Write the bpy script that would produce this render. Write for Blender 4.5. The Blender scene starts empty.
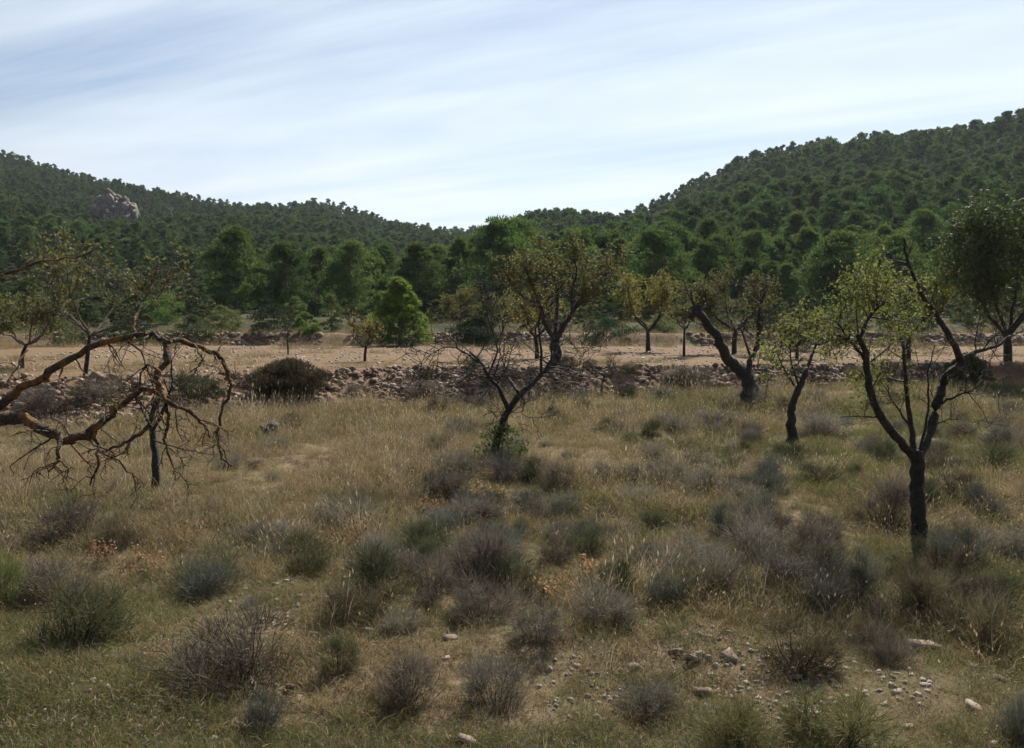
import bpy, math, random
import numpy as np
from mathutils import Vector
R = math.radians
C = bpy.context.scene.collection
rng = np.random.default_rng(11)
random.seed(5)

# ------------------------------------------------------------------ camera geometry
F, CX, CY, HOR, CAMZ = 850.0, 512.0, 374.0, 330.0, 2.4
PITCH = math.atan((CY - HOR) / F)
def ray(px, py):
    dx, dy = (px - CX) / F, (CY - py) / F
    y = math.cos(PITCH) + math.sin(PITCH) * dy
    z = -math.sin(PITCH) + math.cos(PITCH) * dy
    return dx / y, z / y                      # per metre of depth
def P(px, py, Y):
    a, b = ray(px, py)
    return np.array([a * Y, Y, CAMZ + b * Y])
def rid(px, py, Y): return CAMZ + ray(px, py)[1] * Y

# ------------------------------------------------------------------ terrain
def _h(ix, iy, s):
    n = (ix * 374761393 + iy * 668265263 + s * 1442695041) & 0xffffffff
    n = ((n ^ (n >> 13)) * 1274126177) & 0xffffffff
    return ((n ^ (n >> 16)) & 0xffff) / 65535.0
def noise(x, y, s=0):
    x = np.asarray(x, float); y = np.asarray(y, float)
    ix = np.floor(x).astype(np.int64); iy = np.floor(y).astype(np.int64)
    fx = x - ix; fy = y - iy
    fx = fx * fx * (3 - 2 * fx); fy = fy * fy * (3 - 2 * fy)
    a = _h(ix, iy, s); b = _h(ix + 1, iy, s); c = _h(ix, iy + 1, s); d = _h(ix + 1, iy + 1, s)
    return (a * (1 - fx) + b * fx) * (1 - fy) + (c * (1 - fx) + d * fx) * fy - 0.5
def sm(t): t = np.clip(t, 0, 1); return t * t * (3 - 2 * t)

BX = [-60, -20, -10.7, -7.5, -3.7, 0, 3, 10, 18, 60]
def ybase(x):
    return np.interp(x, BX, [17, 19, 21, 24.4, 26.8, 26.9, 28.6, 30.8, 32.2, 36]) + noise(x * 0.5, 0, 3) * 0.7
def ytop(x):
    return ybase(x) + np.interp(x, BX, [4, 4, 4.2, 3.6, 3.0, 2.9, 2.2, 1.3, .9, .7])
LPX = [-400, -100, 10, 60, 100, 150, 200, 260, 320, 380, 440, 490, 600, 800, 1400]
LPY = [160, 152, 164, 178, 191, 201, 210, 217, 220, 233, 243, 251, 262, 285, 300]
RPX = [-400, 380, 440, 500, 560, 620, 660, 700, 740, 760, 850, 900, 960, 1016, 1100, 1400]
RPY = [330, 322, 292, 250, 231, 225, 213, 195, 177, 169, 153, 148, 140, 129, 116, 95]
def RL(u): return 560 + 60 * np.sin(u * 5)
def RR(u): return 360 + 40 * np.sin(u * 4 + 1)
def H(x, y):
    x = np.asarray(x, float); y = np.asarray(y, float)
    xx, yy = np.broadcast_arrays(x, y)
    fld = noise(xx * 1.1, yy * 1.1, 1) * 0.16 + noise(xx * 3.1, yy * 3.1, 2) * 0.06 + noise(xx * 0.25, yy * 0.25, 7) * 0.3 * sm((yy - 6) / 6)
    fld = fld + 0.3 * sm(xx / 12) * sm((yy - 14) / 14) + 0.85 * sm((4.4 - yy) / 4.0)
    yb, yt = ybase(xx), ytop(xx)
    t = np.clip((yy - yb) / (yt - yb), 0, 1)
    terr = 1.08 + (yy - 28) * 0.0085 + noise(xx * 0.7, yy * 0.7, 4) * 0.10
    z = fld * (1 - t) + terr * t + noise(xx * 2.2, yy * 2.2, 5) * 0.35 * t * (1 - t) * 4 * 0.5
    e2 = 59 + noise(xx * 0.08, 0, 6) * 6
    t2 = sm((yy - e2) / 1.6) * 0.8 + sm((yy - e2 - 10) / 2) * 0.5
    z = z + t2 + np.clip(yy - 66, 0, 60) * 0.035 + noise(xx * 0.06, yy * 0.06, 8) * 1.2 * sm((yy - 60) / 40)
    u = xx / np.maximum(yy, 20.0)
    pxs = CX + u * F * math.cos(PITCH)
    cy = lambda py: CAMZ * 0 + (-math.sin(PITCH) + math.cos(PITCH) * (CY - py) / F) / (math.cos(PITCH) + math.sin(PITCH) * (CY - py) / F)
    rl, rr = RL(u), RR(u)
    zl = CAMZ + cy(np.interp(pxs, LPX, LPY)) * rl - 6
    zr = CAMZ + cy(np.interp(pxs, RPX, RPY)) * rr - 6
    def hill(zR, rd, y0, pw):
        tt = (yy - y0) / (rd - y0)
        up = np.clip(tt, 0, 1) ** pw
        dn = np.clip(yy - rd, 0, None)
        return np.maximum(zR, 0) * up - dn * 0.25 - 0 * dn
    hl = hill(zl, rl, 105, 1.25)
    hr = hill(zr, rr, 95, 1.15)
    hh = np.maximum(np.maximum(hl, hr), 0)
    hh = hh + noise(xx * 0.02, yy * 0.02, 9) * np.clip(hh, 0, 18) * 0.5
    return z + hh

# ------------------------------------------------------------------ helpers
def hit(px, py):
    a, b = ray(px, py)
    Y = np.concatenate([np.arange(3.0, 70, 0.05), np.arange(70, 700, 1.0)])
    zz = CAMZ + b * Y; g = H(a * Y, Y)
    k = np.nonzero(zz <= g)[0]
    i = k[0] if len(k) else len(Y) - 1
    return np.array([a * Y[i], Y[i], float(g[i])])
def on(px, Y):
    x = (px - CX) / F * Y
    return np.array([x, Y, float(H(x, Y))])

class MB:
    def __init__(s): s.v = []; s.f = []; s.c = []; s.n = 0; s.m = []; s.mi = 0
    def add(s, v, f, c=None):
        v = np.asarray(v, float).reshape(-1, 3); f = np.asarray(f, int)
        s.v.append(v); s.f.append(f + s.n); s.n += len(v)
        k = len(f)
        s.c.append(np.full(k, 0.5) if c is None else np.broadcast_to(np.asarray(c, float), (k,)).copy())
        s.m.append(np.full(k, s.mi))
    def mesh(s, name, mats, smooth=False):
        me = bpy.data.meshes.new(name)
        v = np.concatenate(s.v)
        li = np.concatenate([f.ravel() for f in s.f])
        sz = np.concatenate([np.full(len(f), f.shape[1]) for f in s.f])
        me.vertices.add(len(v)); me.vertices.foreach_set('co', v.ravel())
        me.loops.add(len(li)); me.loops.foreach_set('vertex_index', li.astype(np.int32))
        me.polygons.add(len(sz))
        me.polygons.foreach_set('loop_start', np.concatenate([[0], np.cumsum(sz)[:-1]]).astype(np.int32))
        me.polygons.foreach_set('material_index', np.concatenate(s.m).astype(np.int32))
        if smooth: me.polygons.foreach_set('use_smooth', np.ones(len(sz), bool))
        at = me.attributes.new('var', 'FLOAT', 'FACE'); at.data.foreach_set('value', np.concatenate(s.c).astype(np.float32))
        for m in (mats if isinstance(mats, (list, tuple)) else [mats]): me.materials.append(m)
        me.update(calc_edges=True); me.validate()
        return me
    def obj(s, name, mats, parent=None, smooth=False):
        o = bpy.data.objects.new(name, s.mesh(name, mats, smooth)); C.objects.link(o)
        if parent is not None: o.parent = parent
        return o
def tag(o, label=None, cat=None, group=None, kind=None):
    for k, v in (('label', label), ('category', cat), ('group', group), ('kind', kind)):
        if v: o[k] = v
    return o
def empty(name, loc=(0, 0, 0), rz=0.0, sc=1.0):
    o = bpy.data.objects.new(name, None); C.objects.link(o); o.location = loc
    o.rotation_euler = (0, 0, rz); o.scale = (sc,) * 3 if np.isscalar(sc) else sc
    o.empty_display_size = 0.2
    return o
def dup(root, loc, rz=0.0, sc=1.0):
    r = root.copy(); C.objects.link(r); r.location = loc; r.rotation_euler = (0, 0, rz)
    r.scale = (sc,) * 3 if np.isscalar(sc) else sc
    for ch in root.children:
        c = ch.copy(); C.objects.link(c); c.parent = r
        for g in ch.children:
            d = g.copy(); C.objects.link(d); d.parent = c
    return r
def unit(a): return a / np.maximum(np.linalg.norm(a, axis=-1, keepdims=True), 1e-9)
def rdirs(n, g=rng): return unit(g.normal(size=(n, 3)))

def tube(mb, pts, rad, n=6, c=None, knob=0.0, g=rng):
    pts = np.asarray(pts, float); k = len(pts)
    rad = np.broadcast_to(np.asarray(rad, float), (k,))
    tan = unit(np.gradient(pts, axis=0))
    ref = np.array([0.31, 0.22, 0.93]) if abs(tan[0, 2]) < 0.9 else np.array([1.0, 0.2, 0.1])
    a = unit(np.cross(tan, ref)); b = np.cross(tan, a)
    th = np.arange(n) * 2 * math.pi / n
    rr = rad[:, None] * (1 + (g.uniform(-knob, knob, (k, n)) if knob else 0))
    if knob and k > 3:
        kn = g.uniform(-knob, knob, (k, n)); kn = (kn + np.roll(kn, 1, 1) + np.roll(kn, -1, 1)) / 2.0; kn[1:-1] = (kn[:-2] + 2 * kn[1:-1] + kn[2:]) / 3
        rr = rad[:, None] * (1 + kn)
    if n > 3:
        pts = np.vstack([pts, pts[-1:] + tan[-1:] * rad[-1] * .6]); rr = np.vstack([rr, rr[-1:] * .05]); a = np.vstack([a, a[-1:]]); b = np.vstack([b, b[-1:]]); k += 1
    v = pts[:, None] + (a[:, None] * np.cos(th)[None, :, None] + b[:, None] * np.sin(th)[None, :, None]) * rr[..., None]
    i = np.arange(k - 1)[:, None] * n; j = np.arange(n)[None]; j2 = (j + 1) % n
    f = np.stack([i + j, i + j2, i + n + j2, i + n + j], -1).reshape(-1, 4)
    mb.add(v.reshape(-1, 3), f, g.uniform() if c is None else c)
def blades(mb, base, d, L, w, bend=0.3, c=None, g=rng, up=(0, 0, 1)):
    """two-segment thin strips; d unit direction, bend pushes the tip down/out"""
    n = len(base); L = np.broadcast_to(L, (n,))[:, None]; w = np.broadcast_to(w, (n,))[:, None]
    side = unit(np.cross(d, g.normal(size=(n, 3)))) * w * 0.5
    hz = unit(d * np.array([1, 1, 0]) + 1e-6)
    mid = base + d * L * 0.55
    tip = mid + unit(d + hz * bend - np.array([0, 0, 1]) * bend * 0.6) * L * 0.45
    v = np.stack([base - side, base + side, mid + side * 0.8, mid - side * 0.8, tip + side * 0.15, tip - side * 0.15], 1)
    i = np.arange(n)[:, None] * 6
    f = np.concatenate([i + np.array([0, 1, 2, 3]), i + np.array([3, 2, 4, 5])], 0)
    if c is None: c = g.uniform(size=n)
    c = np.broadcast_to(c, (n,))
    mb.add(v.reshape(-1, 3), f, np.concatenate([c, c]))
def leaves(mb, cen, ax, L, w, c=None, g=rng):
    n = len(cen); L = np.broadcast_to(L, (n,))[:, None]; w = np.broadcast_to(w, (n,))[:, None]
    s = unit(np.cross(ax, g.normal(size=(n, 3))))
    v = np.stack([cen - ax * L * .5, cen + s * w * .5, cen + ax * L * .5, cen - s * w * .5], 1)
    f = np.arange(n)[:, None] * 4 + np.arange(4)
    mb.add(v.reshape(-1, 3), f, g.uniform(size=n) if c is None else c)
def spline(p, n=5):
    p = np.asarray(p, float); k = len(p)
    if k < 3:
        t = np.linspace(0, 1, n + 1)[:, None]; return p[0] * (1 - t) + p[-1] * t
    q = np.vstack([2 * p[0] - p[1], p, 2 * p[-1] - p[-2]]); out = []
    for i in range(k - 1):
        a, b, c, d = q[i:i + 4]
        for t in np.arange(n) / n:
            out.append(0.5 * ((2 * b) + (c - a) * t + (2 * a - 5 * b + 4 * c - d) * t * t + (3 * b - a - 3 * c + d) * t ** 3))
    out.append(p[-1]); return np.array(out)

# ------------------------------------------------------------------ materials
def mat(name):
    m = bpy.data.materials.new(name); m.use_nodes = True; m.node_tree.nodes.clear()
    return m, m.node_tree.nodes, m.node_tree.links
def ramp(N, stops):
    r = N.new('ShaderNodeValToRGB'); e = r.color_ramp.elements
    while len(e) < len(stops): e.new(0.5)
    for k, (p, c) in zip(e, stops): k.position = p; k.color = (*c, 1)
    return r
def foliage(name, cols, transl=0.35, hue=0.03, rough=0.7):
    """cols: ramp of true leaf colours picked per leaf; each plant is shifted a little in hue and value"""
    m, N, L = mat(name)
    out = N.new('ShaderNodeOutputMaterial'); at = N.new('ShaderNodeAttribute'); at.attribute_name = 'var'
    rp = ramp(N, [(i / (len(cols) - 1), c) for i, c in enumerate(cols)]); L.new(at.outputs['Fac'], rp.inputs[0])
    oi = N.new('ShaderNodeObjectInfo'); hs = N.new('ShaderNodeHueSaturation')
    mr = N.new('ShaderNodeMapRange'); mr.inputs[3].default_value = 0.5 - hue; mr.inputs[4].default_value = 0.5 + hue
    L.new(oi.outputs['Random'], mr.inputs[0]); L.new(mr.outputs[0], hs.inputs['Hue'])
    mu = N.new('ShaderNodeMath'); mu.operation = 'MULTIPLY'; mu.inputs[1].default_value = 7.31
    fr = N.new('ShaderNodeMath'); fr.operation = 'FRACT'; L.new(oi.outputs['Random'], mu.inputs[0]); L.new(mu.outputs[0], fr.inputs[0])
    mv = N.new('ShaderNodeMapRange'); mv.inputs[3].default_value = 0.72; mv.inputs[4].default_value = 1.3
    L.new(fr.outputs[0], mv.inputs[0]); L.new(mv.outputs[0], hs.inputs['Value']); L.new(rp.outputs[0], hs.inputs['Color'])
    d = N.new('ShaderNodeBsdfPrincipled'); d.inputs['Roughness'].default_value = rough
    d.inputs['Specular IOR Level'].default_value = 0.25
    t = N.new('ShaderNodeBsdfTranslucent'); mx = N.new('ShaderNodeMixShader'); mx.inputs[0].default_value = transl
    L.new(hs.outputs[0], d.inputs['Base Color']); L.new(hs.outputs[0], t.inputs['Color'])
    L.new(d.outputs[0], mx.inputs[1]); L.new(t.outputs[0], mx.inputs[2]); L.new(mx.outputs[0], out.inputs[0])
    return m
def bark(name, c1, c2, sc=14.0, lichen=None):
    m, N, L = mat(name)
    out = N.new('ShaderNodeOutputMaterial'); d = N.new('ShaderNodeBsdfPrincipled'); d.inputs['Roughness'].default_value = 0.9
    tc = N.new('ShaderNodeTexCoord'); nz = N.new('ShaderNodeTexNoise'); nz.inputs['Scale'].default_value = sc; nz.inputs['Detail'].default_value = 6
    L.new(tc.outputs['Object'], nz.inputs['Vector'])
    rp = ramp(N, [(0.35, c1), (0.65, c2)]); L.new(nz.outputs[0], rp.inputs[0]); col = rp.outputs[0]
    if lichen:
        n2 = N.new('ShaderNodeTexNoise'); n2.inputs['Scale'].default_value = 11; n2.inputs['Detail'].default_value = 9; n2.inputs['Roughness'].default_value = .75
        L.new(tc.outputs['Object'], n2.inputs['Vector'])
        r2 = ramp(N, [(0.47, (0, 0, 0)), (0.58, (.95, .95, .95))]); L.new(n2.outputs[0], r2.inputs[0])
        mx = N.new('ShaderNodeMix'); mx.data_type = 'RGBA'; L.new(r2.outputs[0], mx.inputs[0]); L.new(col, mx.inputs[6])
        mx.inputs[7].default_value = (*lichen, 1); col = mx.outputs[2]
    L.new(col, d.inputs['Base Color'])
    bp = N.new('ShaderNodeBump'); bp.inputs['Strength'].default_value = 1.0; bp.inputs['Distance'].default_value = 0.05
    n3 = N.new('ShaderNodeTexNoise'); n3.inputs['Scale'].default_value = sc * 2.5; n3.inputs['Detail'].default_value = 8
    L.new(tc.outputs['Object'], n3.inputs['Vector']); L.new(n3.outputs[0], bp.inputs['Height']); L.new(bp.outputs[0], d.inputs['Normal'])
    L.new(d.outputs[0], out.inputs[0]); return m
def stone_mat(name, cols, sc=6.0):
    m, N, L = mat(name)
    out = N.new('ShaderNodeOutputMaterial'); d = N.new('ShaderNodeBsdfPrincipled'); d.inputs['Roughness'].default_value = 0.92
    at = N.new('ShaderNodeAttribute'); at.attribute_name = 'var'
    rp = ramp(N, [(i / (len(cols) - 1), c) for i, c in enumerate(cols)]); L.new(at.outputs['Fac'], rp.inputs[0])
    tc = N.new('ShaderNodeTexCoord'); nz = N.new('ShaderNodeTexNoise'); nz.inputs['Scale'].default_value = sc; nz.inputs['Detail'].default_value = 8
    L.new(tc.outputs['Object'], nz.inputs['Vector'])
    r2 = ramp(N, [(0.3, (0.6, 0.58, 0.55)), (0.7, (1.0, 1.0, 1.0))]); L.new(nz.outputs[0], r2.inputs[0])
    mx = N.new('ShaderNodeMix'); mx.data_type = 'RGBA'; mx.blend_type = 'MULTIPLY'; mx.inputs[0].default_value = 1
    L.new(rp.outputs[0], mx.inputs[6]); L.new(r2.outputs[0], mx.inputs[7]); L.new(mx.outputs[2], d.inputs['Base Color'])
    bp = N.new('ShaderNodeBump'); bp.inputs['Strength'].default_value = 0.8; bp.inputs['Distance'].default_value = 0.03
    L.new(nz.outputs[0], bp.inputs['Height']); L.new(bp.outputs[0], d.inputs['Normal'])
    L.new(d.outputs[0], out.inputs[0]); return m

M = dict(
    pine=foliage('pine_needles', [(.044, .078, .020), (.082, .130, .030), (.125, .18, .042)], .42, .012),
    pine_far=foliage('pine_needles_far', [(.034, .066, .020), (.064, .108, .029), (.10, .148, .038)], .38, .015),
    young=foliage('young_pine_needles', [(.10, .155, .030), (.15, .21, .040), (.20, .26, .05)], .5, .005),
    maquis=foliage('maquis_leaves', [(.042, .062, .024), (.080, .098, .036), (.14, .145, .055)], .3, .03),
    mastic=foliage('mastic_leaves', [(.018, .032, .014), (.03, .05, .02), (.06, .085, .035)], .25, .01),
    olivebush=foliage('olive_green_leaves', [(.07, .085, .03), (.11, .13, .045), (.17, .18, .06)], .4, .02),
    bright=foliage('bright_green_leaves', [(.07, .12, .025), (.10, .16, .035), (.13, .20, .05)], .4, .01),
    almond_yellow=foliage('almond_leaves_yellow_green', [(.065, .085, .022), (.10, .122, .03), (.15, .16, .04), (.20, .17, .045)], .5, .01),
    almond_dark=foliage('almond_leaves_dark_green', [(.035, .056, .02), (.062, .088, .028), (.10, .122, .036)], .35, .01),
    almond_brown=foliage('almond_leaves_brown', [(.055, .070, .025), (.09, .10, .034), (.13, .128, .042), (.16, .13, .043)], .45, .01),
    almond_orange=foliage('almond_leaves_orange', [(.09, .11, .03), (.15, .14, .035), (.24, .16, .045)], .45, .01),
    heather=foliage('greyish_purple_stems', [(.080, .068, .047), (.170, .152, .115), (.31, .28, .225)], .2, .01, .9),
    heather_dark=foliage('dark_purple_stems', [(.06, .046, .034), (.125, .10, .076), (.24, .20, .155)], .2, .01, .9),
    bluegrey=foliage('blue_grey_leaves', [(.065, .07, .05), (.12, .125, .095), (.22, .225, .18)], .2, .01, .9),
    darkgreen=foliage('dark_green_stems', [(.045, .055, .025), (.09, .10, .048), (.18, .17, .09)], .2, .01, .9),
    brownbush=foliage('brown_stems', [(.06, .05, .03), (.11, .09, .05), (.17, .14, .08)], .3, .01, .9),
    dome=foliage('dark_brown_stems', [(.035, .030, .017), (.065, .055, .030), (.11, .09, .052)], .25, .01, .9),
    spurge=foliage('orange_brown_leaves', [(.16, .09, .04), (.26, .16, .07), (.36, .25, .12)], .3, .01),
    straw=foliage('dry_grass', [(.15, .105, .050), (.245, .178, .088), (.37, .285, .155)], .35, .008, .8),
    straw_pale=foliage('pale_dry_grass', [(.20, .155, .09), (.30, .24, .15), (.42, .35, .24)], .35, .005, .8),
    olive_grass=foliage('olive_grass', [(.080, .084, .030), (.145, .148, .050), (.25, .22, .095)], .35, .01, .8),
    green_grass=foliage('green_grass', [(.06, .085, .022), (.105, .135, .034), (.17, .19, .055)], .4, .01, .8),
    bark=bark('dark_bark', (.018, .014, .011), (.05, .038, .03)),
    bark_lichen=bark('bark_with_orange_lichen', (.03, .024, .02), (.08, .062, .05), 34, (.30, .14, .03)),
    bark_pine=bark('pine_bark', (.07, .055, .045), (.16, .13, .11), 6),
    twig=bark('twig_bark', (.06, .045, .035), (.13, .10, .08), 10),
    deadwood=bark('grey_dead_wood', (.06, .05, .042), (.17, .15, .125), 12),
    stone=stone_mat('limestone', [(.12, .072, .045), (.20, .13, .088), (.28, .20, .145), (.44, .35, .27)]),
    pebble=stone_mat('pale_pebbles', [(.30, .24, .18), (.42, .35, .28), (.55, .49, .41)]),
    stone_warm=stone_mat('warm_limestone', [(.22, .14, .095), (.30, .21, .155), (.40, .32, .25)]),
    cliff=stone_mat('cliff_rock', [(.14, .11, .085), (.22, .18, .145), (.33, .275, .225)], .8),
)

def ground_mat():
    m, N, L = mat('earth'); out = N.new('ShaderNodeOutputMaterial'); d = N.new('ShaderNodeBsdfPrincipled')
    d.inputs['Roughness'].default_value = 0.95; d.inputs['Specular IOR Level'].default_value = 0.1
    tc = N.new('ShaderNodeTexCoord')
    def nz(s, det=8, ro=.6):
        n = N.new('ShaderNodeTexNoise'); n.inputs['Scale'].default_value = s; n.inputs['Detail'].default_value = det; n.inputs['Roughness'].default_value = ro
        L.new(tc.outputs['Object'], n.inputs['Vector']); return n.outputs[0]
    def mix(f, a, b, mode='MIX'):
        x = N.new('ShaderNodeMix'); x.data_type = 'RGBA'; x.blend_type = mode
        for s, v in ((0, f), (6, a), (7, b)):
            if hasattr(v, 'type') and hasattr(v, 'links'): L.new(v, x.inputs[s])
            elif isinstance(v, tuple): x.inputs[s].default_value = (*v, 1)
            else: x.inputs[s].default_value = v
        return x.outputs[2]
    def rp(v, st): r = ramp(N, st); L.new(v, r.inputs[0]); return r.outputs[0]
    def at(n): a = N.new('ShaderNodeAttribute'); a.attribute_name = n; return a.outputs['Fac']
    field = rp(nz(9, 10, .75), [(.3, (.10, .068, .036)), (.5, (.23, .165, .098)), (.68, (.42, .33, .22))])
    green = rp(nz(14, 8, .7), [(.3, (.09, .078, .034)), (.7, (.22, .185, .092))])
    field = mix(rp(nz(.55, 4), [(.42, (0, 0, 0)), (.6, (.75, .75, .75))]), field, green)
    soil = rp(nz(5, 12, .8), [(.3, (.085, .048, .028)), (.5, (.165, .100, .060)), (.7, (.27, .185, .118))])
    soil = mix(rp(nz(.35, 5), [(.38, (0, 0, 0)), (.58, (.75, .75, .75))]), soil, (.18, .125, .066))
    hill = rp(nz(.12, 8, .7), [(.35, (.04, .048, .022)), (.6, (.075, .07, .036)), (.8, (.15, .12, .08))])
    bank = rp(nz(4, 10, .8), [(.3, (.11, .065, .038)), (.55, (.24, .15, .095)), (.75, (.38, .27, .19))])
    c = mix(at('soil'), field, soil); c = mix(at('bank'), c, bank); c = mix(at('hill'), c, hill)
    L.new(c, d.inputs['Base Color'])
    bp = N.new('ShaderNodeBump'); bp.inputs['Strength'].default_value = 1; bp.inputs['Distance'].default_value = 0.05
    L.new(nz(8, 12, .8), bp.inputs['Height']); L.new(bp.outputs[0], d.inputs['Normal'])
    L.new(d.outputs[0], out.inputs[0]); return m

# ------------------------------------------------------------------ ground sheet
def axis(segs):
    out = [segs[0][0]]
    for a, b, s0, s1 in segs:
        x = a; k = 0
        while x < b - 1e-6:
            t = (x - a) / (b - a); x += s0 * (s1 / s0) ** t; out.append(min(x, b))
    return np.array(sorted(set(np.round(out, 4))))
xp = axis([(0, 22, .22, .24), (22, 80, .3, 3), (80, 1400, 3, 40)])
gx = np.concatenate([-xp[::-1][:-1], xp])
gy = axis([(-400, -5, 40, 1), (-5, 3, .6, .3), (3, 15, .14, .16), (15, 37, .15, .18), (37, 75, .25, .8), (75, 700, 1.2, 9), (700, 2500, 20, 120)])
X, Y = np.meshgrid(gx, gy); Z = H(X, Y)
v = np.stack([X, Y, Z], -1).reshape(-1, 3); nx, ny = len(gx), len(gy)
i = (np.arange(ny - 1)[:, None] * nx + np.arange(nx - 1)[None]).ravel()
mb = MB(); mb.add(v, np.stack([i, i + 1, i + nx + 1, i + nx], -1))
ground = mb.obj('ground', ground_mat(), smooth=True); tag(ground, kind='structure')
yb, yt = ybase(X), ytop(X)
edge = noise(X * 1.5, Y * 1.5, 21) * 1.2
a_soil = sm((Y - yt + .3) / .8) * (1 - sm((Y - 53 + edge * 4) / 5))
a_bank = sm((Y - yb + .4 + edge * .5) / .5) * (1 - sm((Y - yt - .2 - edge * .4) / .6)) + sm((Y - 56 - edge * 2) / 2) * (1 - sm((Y - 62 - edge * 6) / 5)) * .7
a_hill = sm((Y - 58 - edge * 6) / 7)
for nme, a in (('soil', a_soil), ('bank', a_bank), ('hill', a_hill)):
    t = ground.data.attributes.new(nme, 'FLOAT', 'POINT'); t.data.foreach_set('value', np.clip(a, 0, 1).ravel().astype(np.float32))

# ------------------------------------------------------------------ stones
def rock(mb, c, s, g, c_=None, n=1):
    """a faceted stone: cut, squashed sphere-like block"""
    th = 7; ph = 4
    T = np.arange(th) * 2 * math.pi / th; Pn = np.linspace(-.95, .95, ph) * math.pi / 2
    v = np.stack([np.cos(Pn)[:, None] * np.cos(T), np.cos(Pn)[:, None] * np.sin(T), np.sin(Pn)[:, None] * np.ones(th)], -1)
    v = np.sign(v) * np.abs(v) ** .6
    v = v * (1 + g.uniform(-.30, .26, (ph, th, 1)))
    a, b, e = g.uniform(0, 6.28), g.uniform(-.5, .5), g.uniform(-.5, .5)
    v = v.reshape(-1, 3) * s
    Rz = np.array([[math.cos(a), -math.sin(a), 0], [math.sin(a), math.cos(a), 0], [0, 0, 1]])
    Rx = np.array([[1, 0, 0], [0, math.cos(b), -math.sin(b)], [0, math.sin(b), math.cos(b)]])
    Ry = np.array([[math.cos(e), 0, math.sin(e)], [0, 1, 0], [-math.sin(e), 0, math.cos(e)]])
    v = v @ (Rz @ Rx @ Ry).T + c
    i = np.arange(ph - 1)[:, None] * th; j = np.arange(th)[None]; j2 = (j + 1) % th
    f = np.stack([i + j, i + j2, i + th + j2, i + th + j], -1).reshape(-1, 4)
    cc = g.uniform() if c_ is None else c_
    mb.add(v, f, cc)
    mb.f.append(np.array([list(range(th))[::-1], [(ph - 1) * th + q for q in range(th)]]) + mb.n - len(v)); mb.c.append(np.full(2, cc)); mb.m.append(np.full(2, mb.mi))

def rubble_wall(x0, x1, n, name, label, smin, smax, mat_, dense=1.0, f0=0., f1=1.):
    g = np.random.default_rng(n); mb = MB()
    for k in range(n):
        x = g.uniform(x0, x1); t = g.uniform(f0, f1) ** 1.0
        y = ybase(x) + (ytop(x) - ybase(x)) * t + g.normal() * .06
        s = smin + (smax * 1.35 - smin) * g.uniform() ** 2.2
        z = float(H(x, y))
        rock(mb, np.array([x, y - .04, z + g.uniform(-.02, .03)]), np.array([s * g.uniform(.8, 1.4), s * .8, s * g.uniform(.45, .8)]), g)
    o = mb.obj(name, mat_); tag(o, label, 'wall'); return o
rubble_wall(-4.6, 2.6, 2300, 'dry_stone_wall', 'collapsed dry stone terrace wall of brownish limestone rubble behind the central bare almond tree', .025, .085, M['stone'])
rubble_wall(2.6, 18.5, 2500, 'dry_stone_wall', 'low rubble terrace wall running to the right edge behind the thick leaning almond trunk', .03, .095, M['stone'], f0=.0)
rubble_wall(-16, -4.6, 1500, 'rubble_bank', 'sloping earth bank strewn with pale rubble behind the drooping lichen branches at the left', .04, .12, M['stone'])
# upper terrace walls
def upper_wall(x0, x1, n, label, yo=0.0, zt=.85):
    g = np.random.default_rng(n + 7); mb = MB()
    for k in range(n):
        x = g.uniform(x0, x1); e2 = 59 + float(noise(x * .08, 0, 6)) * 6 + yo
        y = e2 + g.uniform(.1, 1.5); s = g.uniform(.08, .22)
        rock(mb, np.array([x, y, float(H(x, y))]), np.array([s * 1.2, s, s * .7]), g)
    o = mb.obj('dry_stone_wall', M['stone']); tag(o, label, 'wall')
upper_wall(-7, 3.5, 420, 'far stone terrace wall beyond the bare soil strip, behind the bright young pine')
upper_wall(12, 42, 700, 'far stone terrace wall beyond the bare soil strip at the right')
upper_wall(-32, -13, 260, 'far scattered stone terrace edge among the shrubs at the left')

# ------------------------------------------------------------------ tree kit
def grow(mb, pts, rads, g, level, tips, cnt=6, ln=.5, spread=.9, up=.15, sub=(5, 4), droop=0., t0=.25, minr=.0025, sides=4, wig=.18):
    """side shoots along a branch, recursively; tips collects points where leaves sit"""
    k = len(pts)
    for _ in range(cnt):
        t = g.uniform(t0, 1.0) ** .8 * (k - 1); i0 = min(int(t), k - 2); fr = t - i0
        p = pts[i0] * (1 - fr) + pts[i0 + 1] * fr; r = rads[i0] * (1 - fr) + rads[i0 + 1] * fr
        tan = unit(pts[i0 + 1] - pts[i0])
        d = unit(tan * g.uniform(.1, .9) + unit(np.cross(tan, g.normal(size=3))) * spread + np.array([0, 0, up]))
        L = ln * g.uniform(.5, 1.2); ns = 5
        q = [p]; dd = d.copy()
        for s in range(ns):
            dd = unit(dd + g.normal(size=3) * wig + np.array([0, 0, up * .25 - droop * .3])); q.append(q[-1] + dd * L / ns)
        q = np.array(q); r0 = max(min(r * .6, L * .022 + .001), minr); rr = np.linspace(r0, max(r0 * .35, minr * .7), ns + 1)
        tube(mb, q, rr, sides if level else 3, g=g)
        if level > 0:
            grow(mb, q, rr, g, level - 1, tips, sub[0] if level > 1 else sub[1], ln * .55, spread, up, sub, droop, .2, minr, 3, wig * 1.2)
        tips.append(q[2:])
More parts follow.
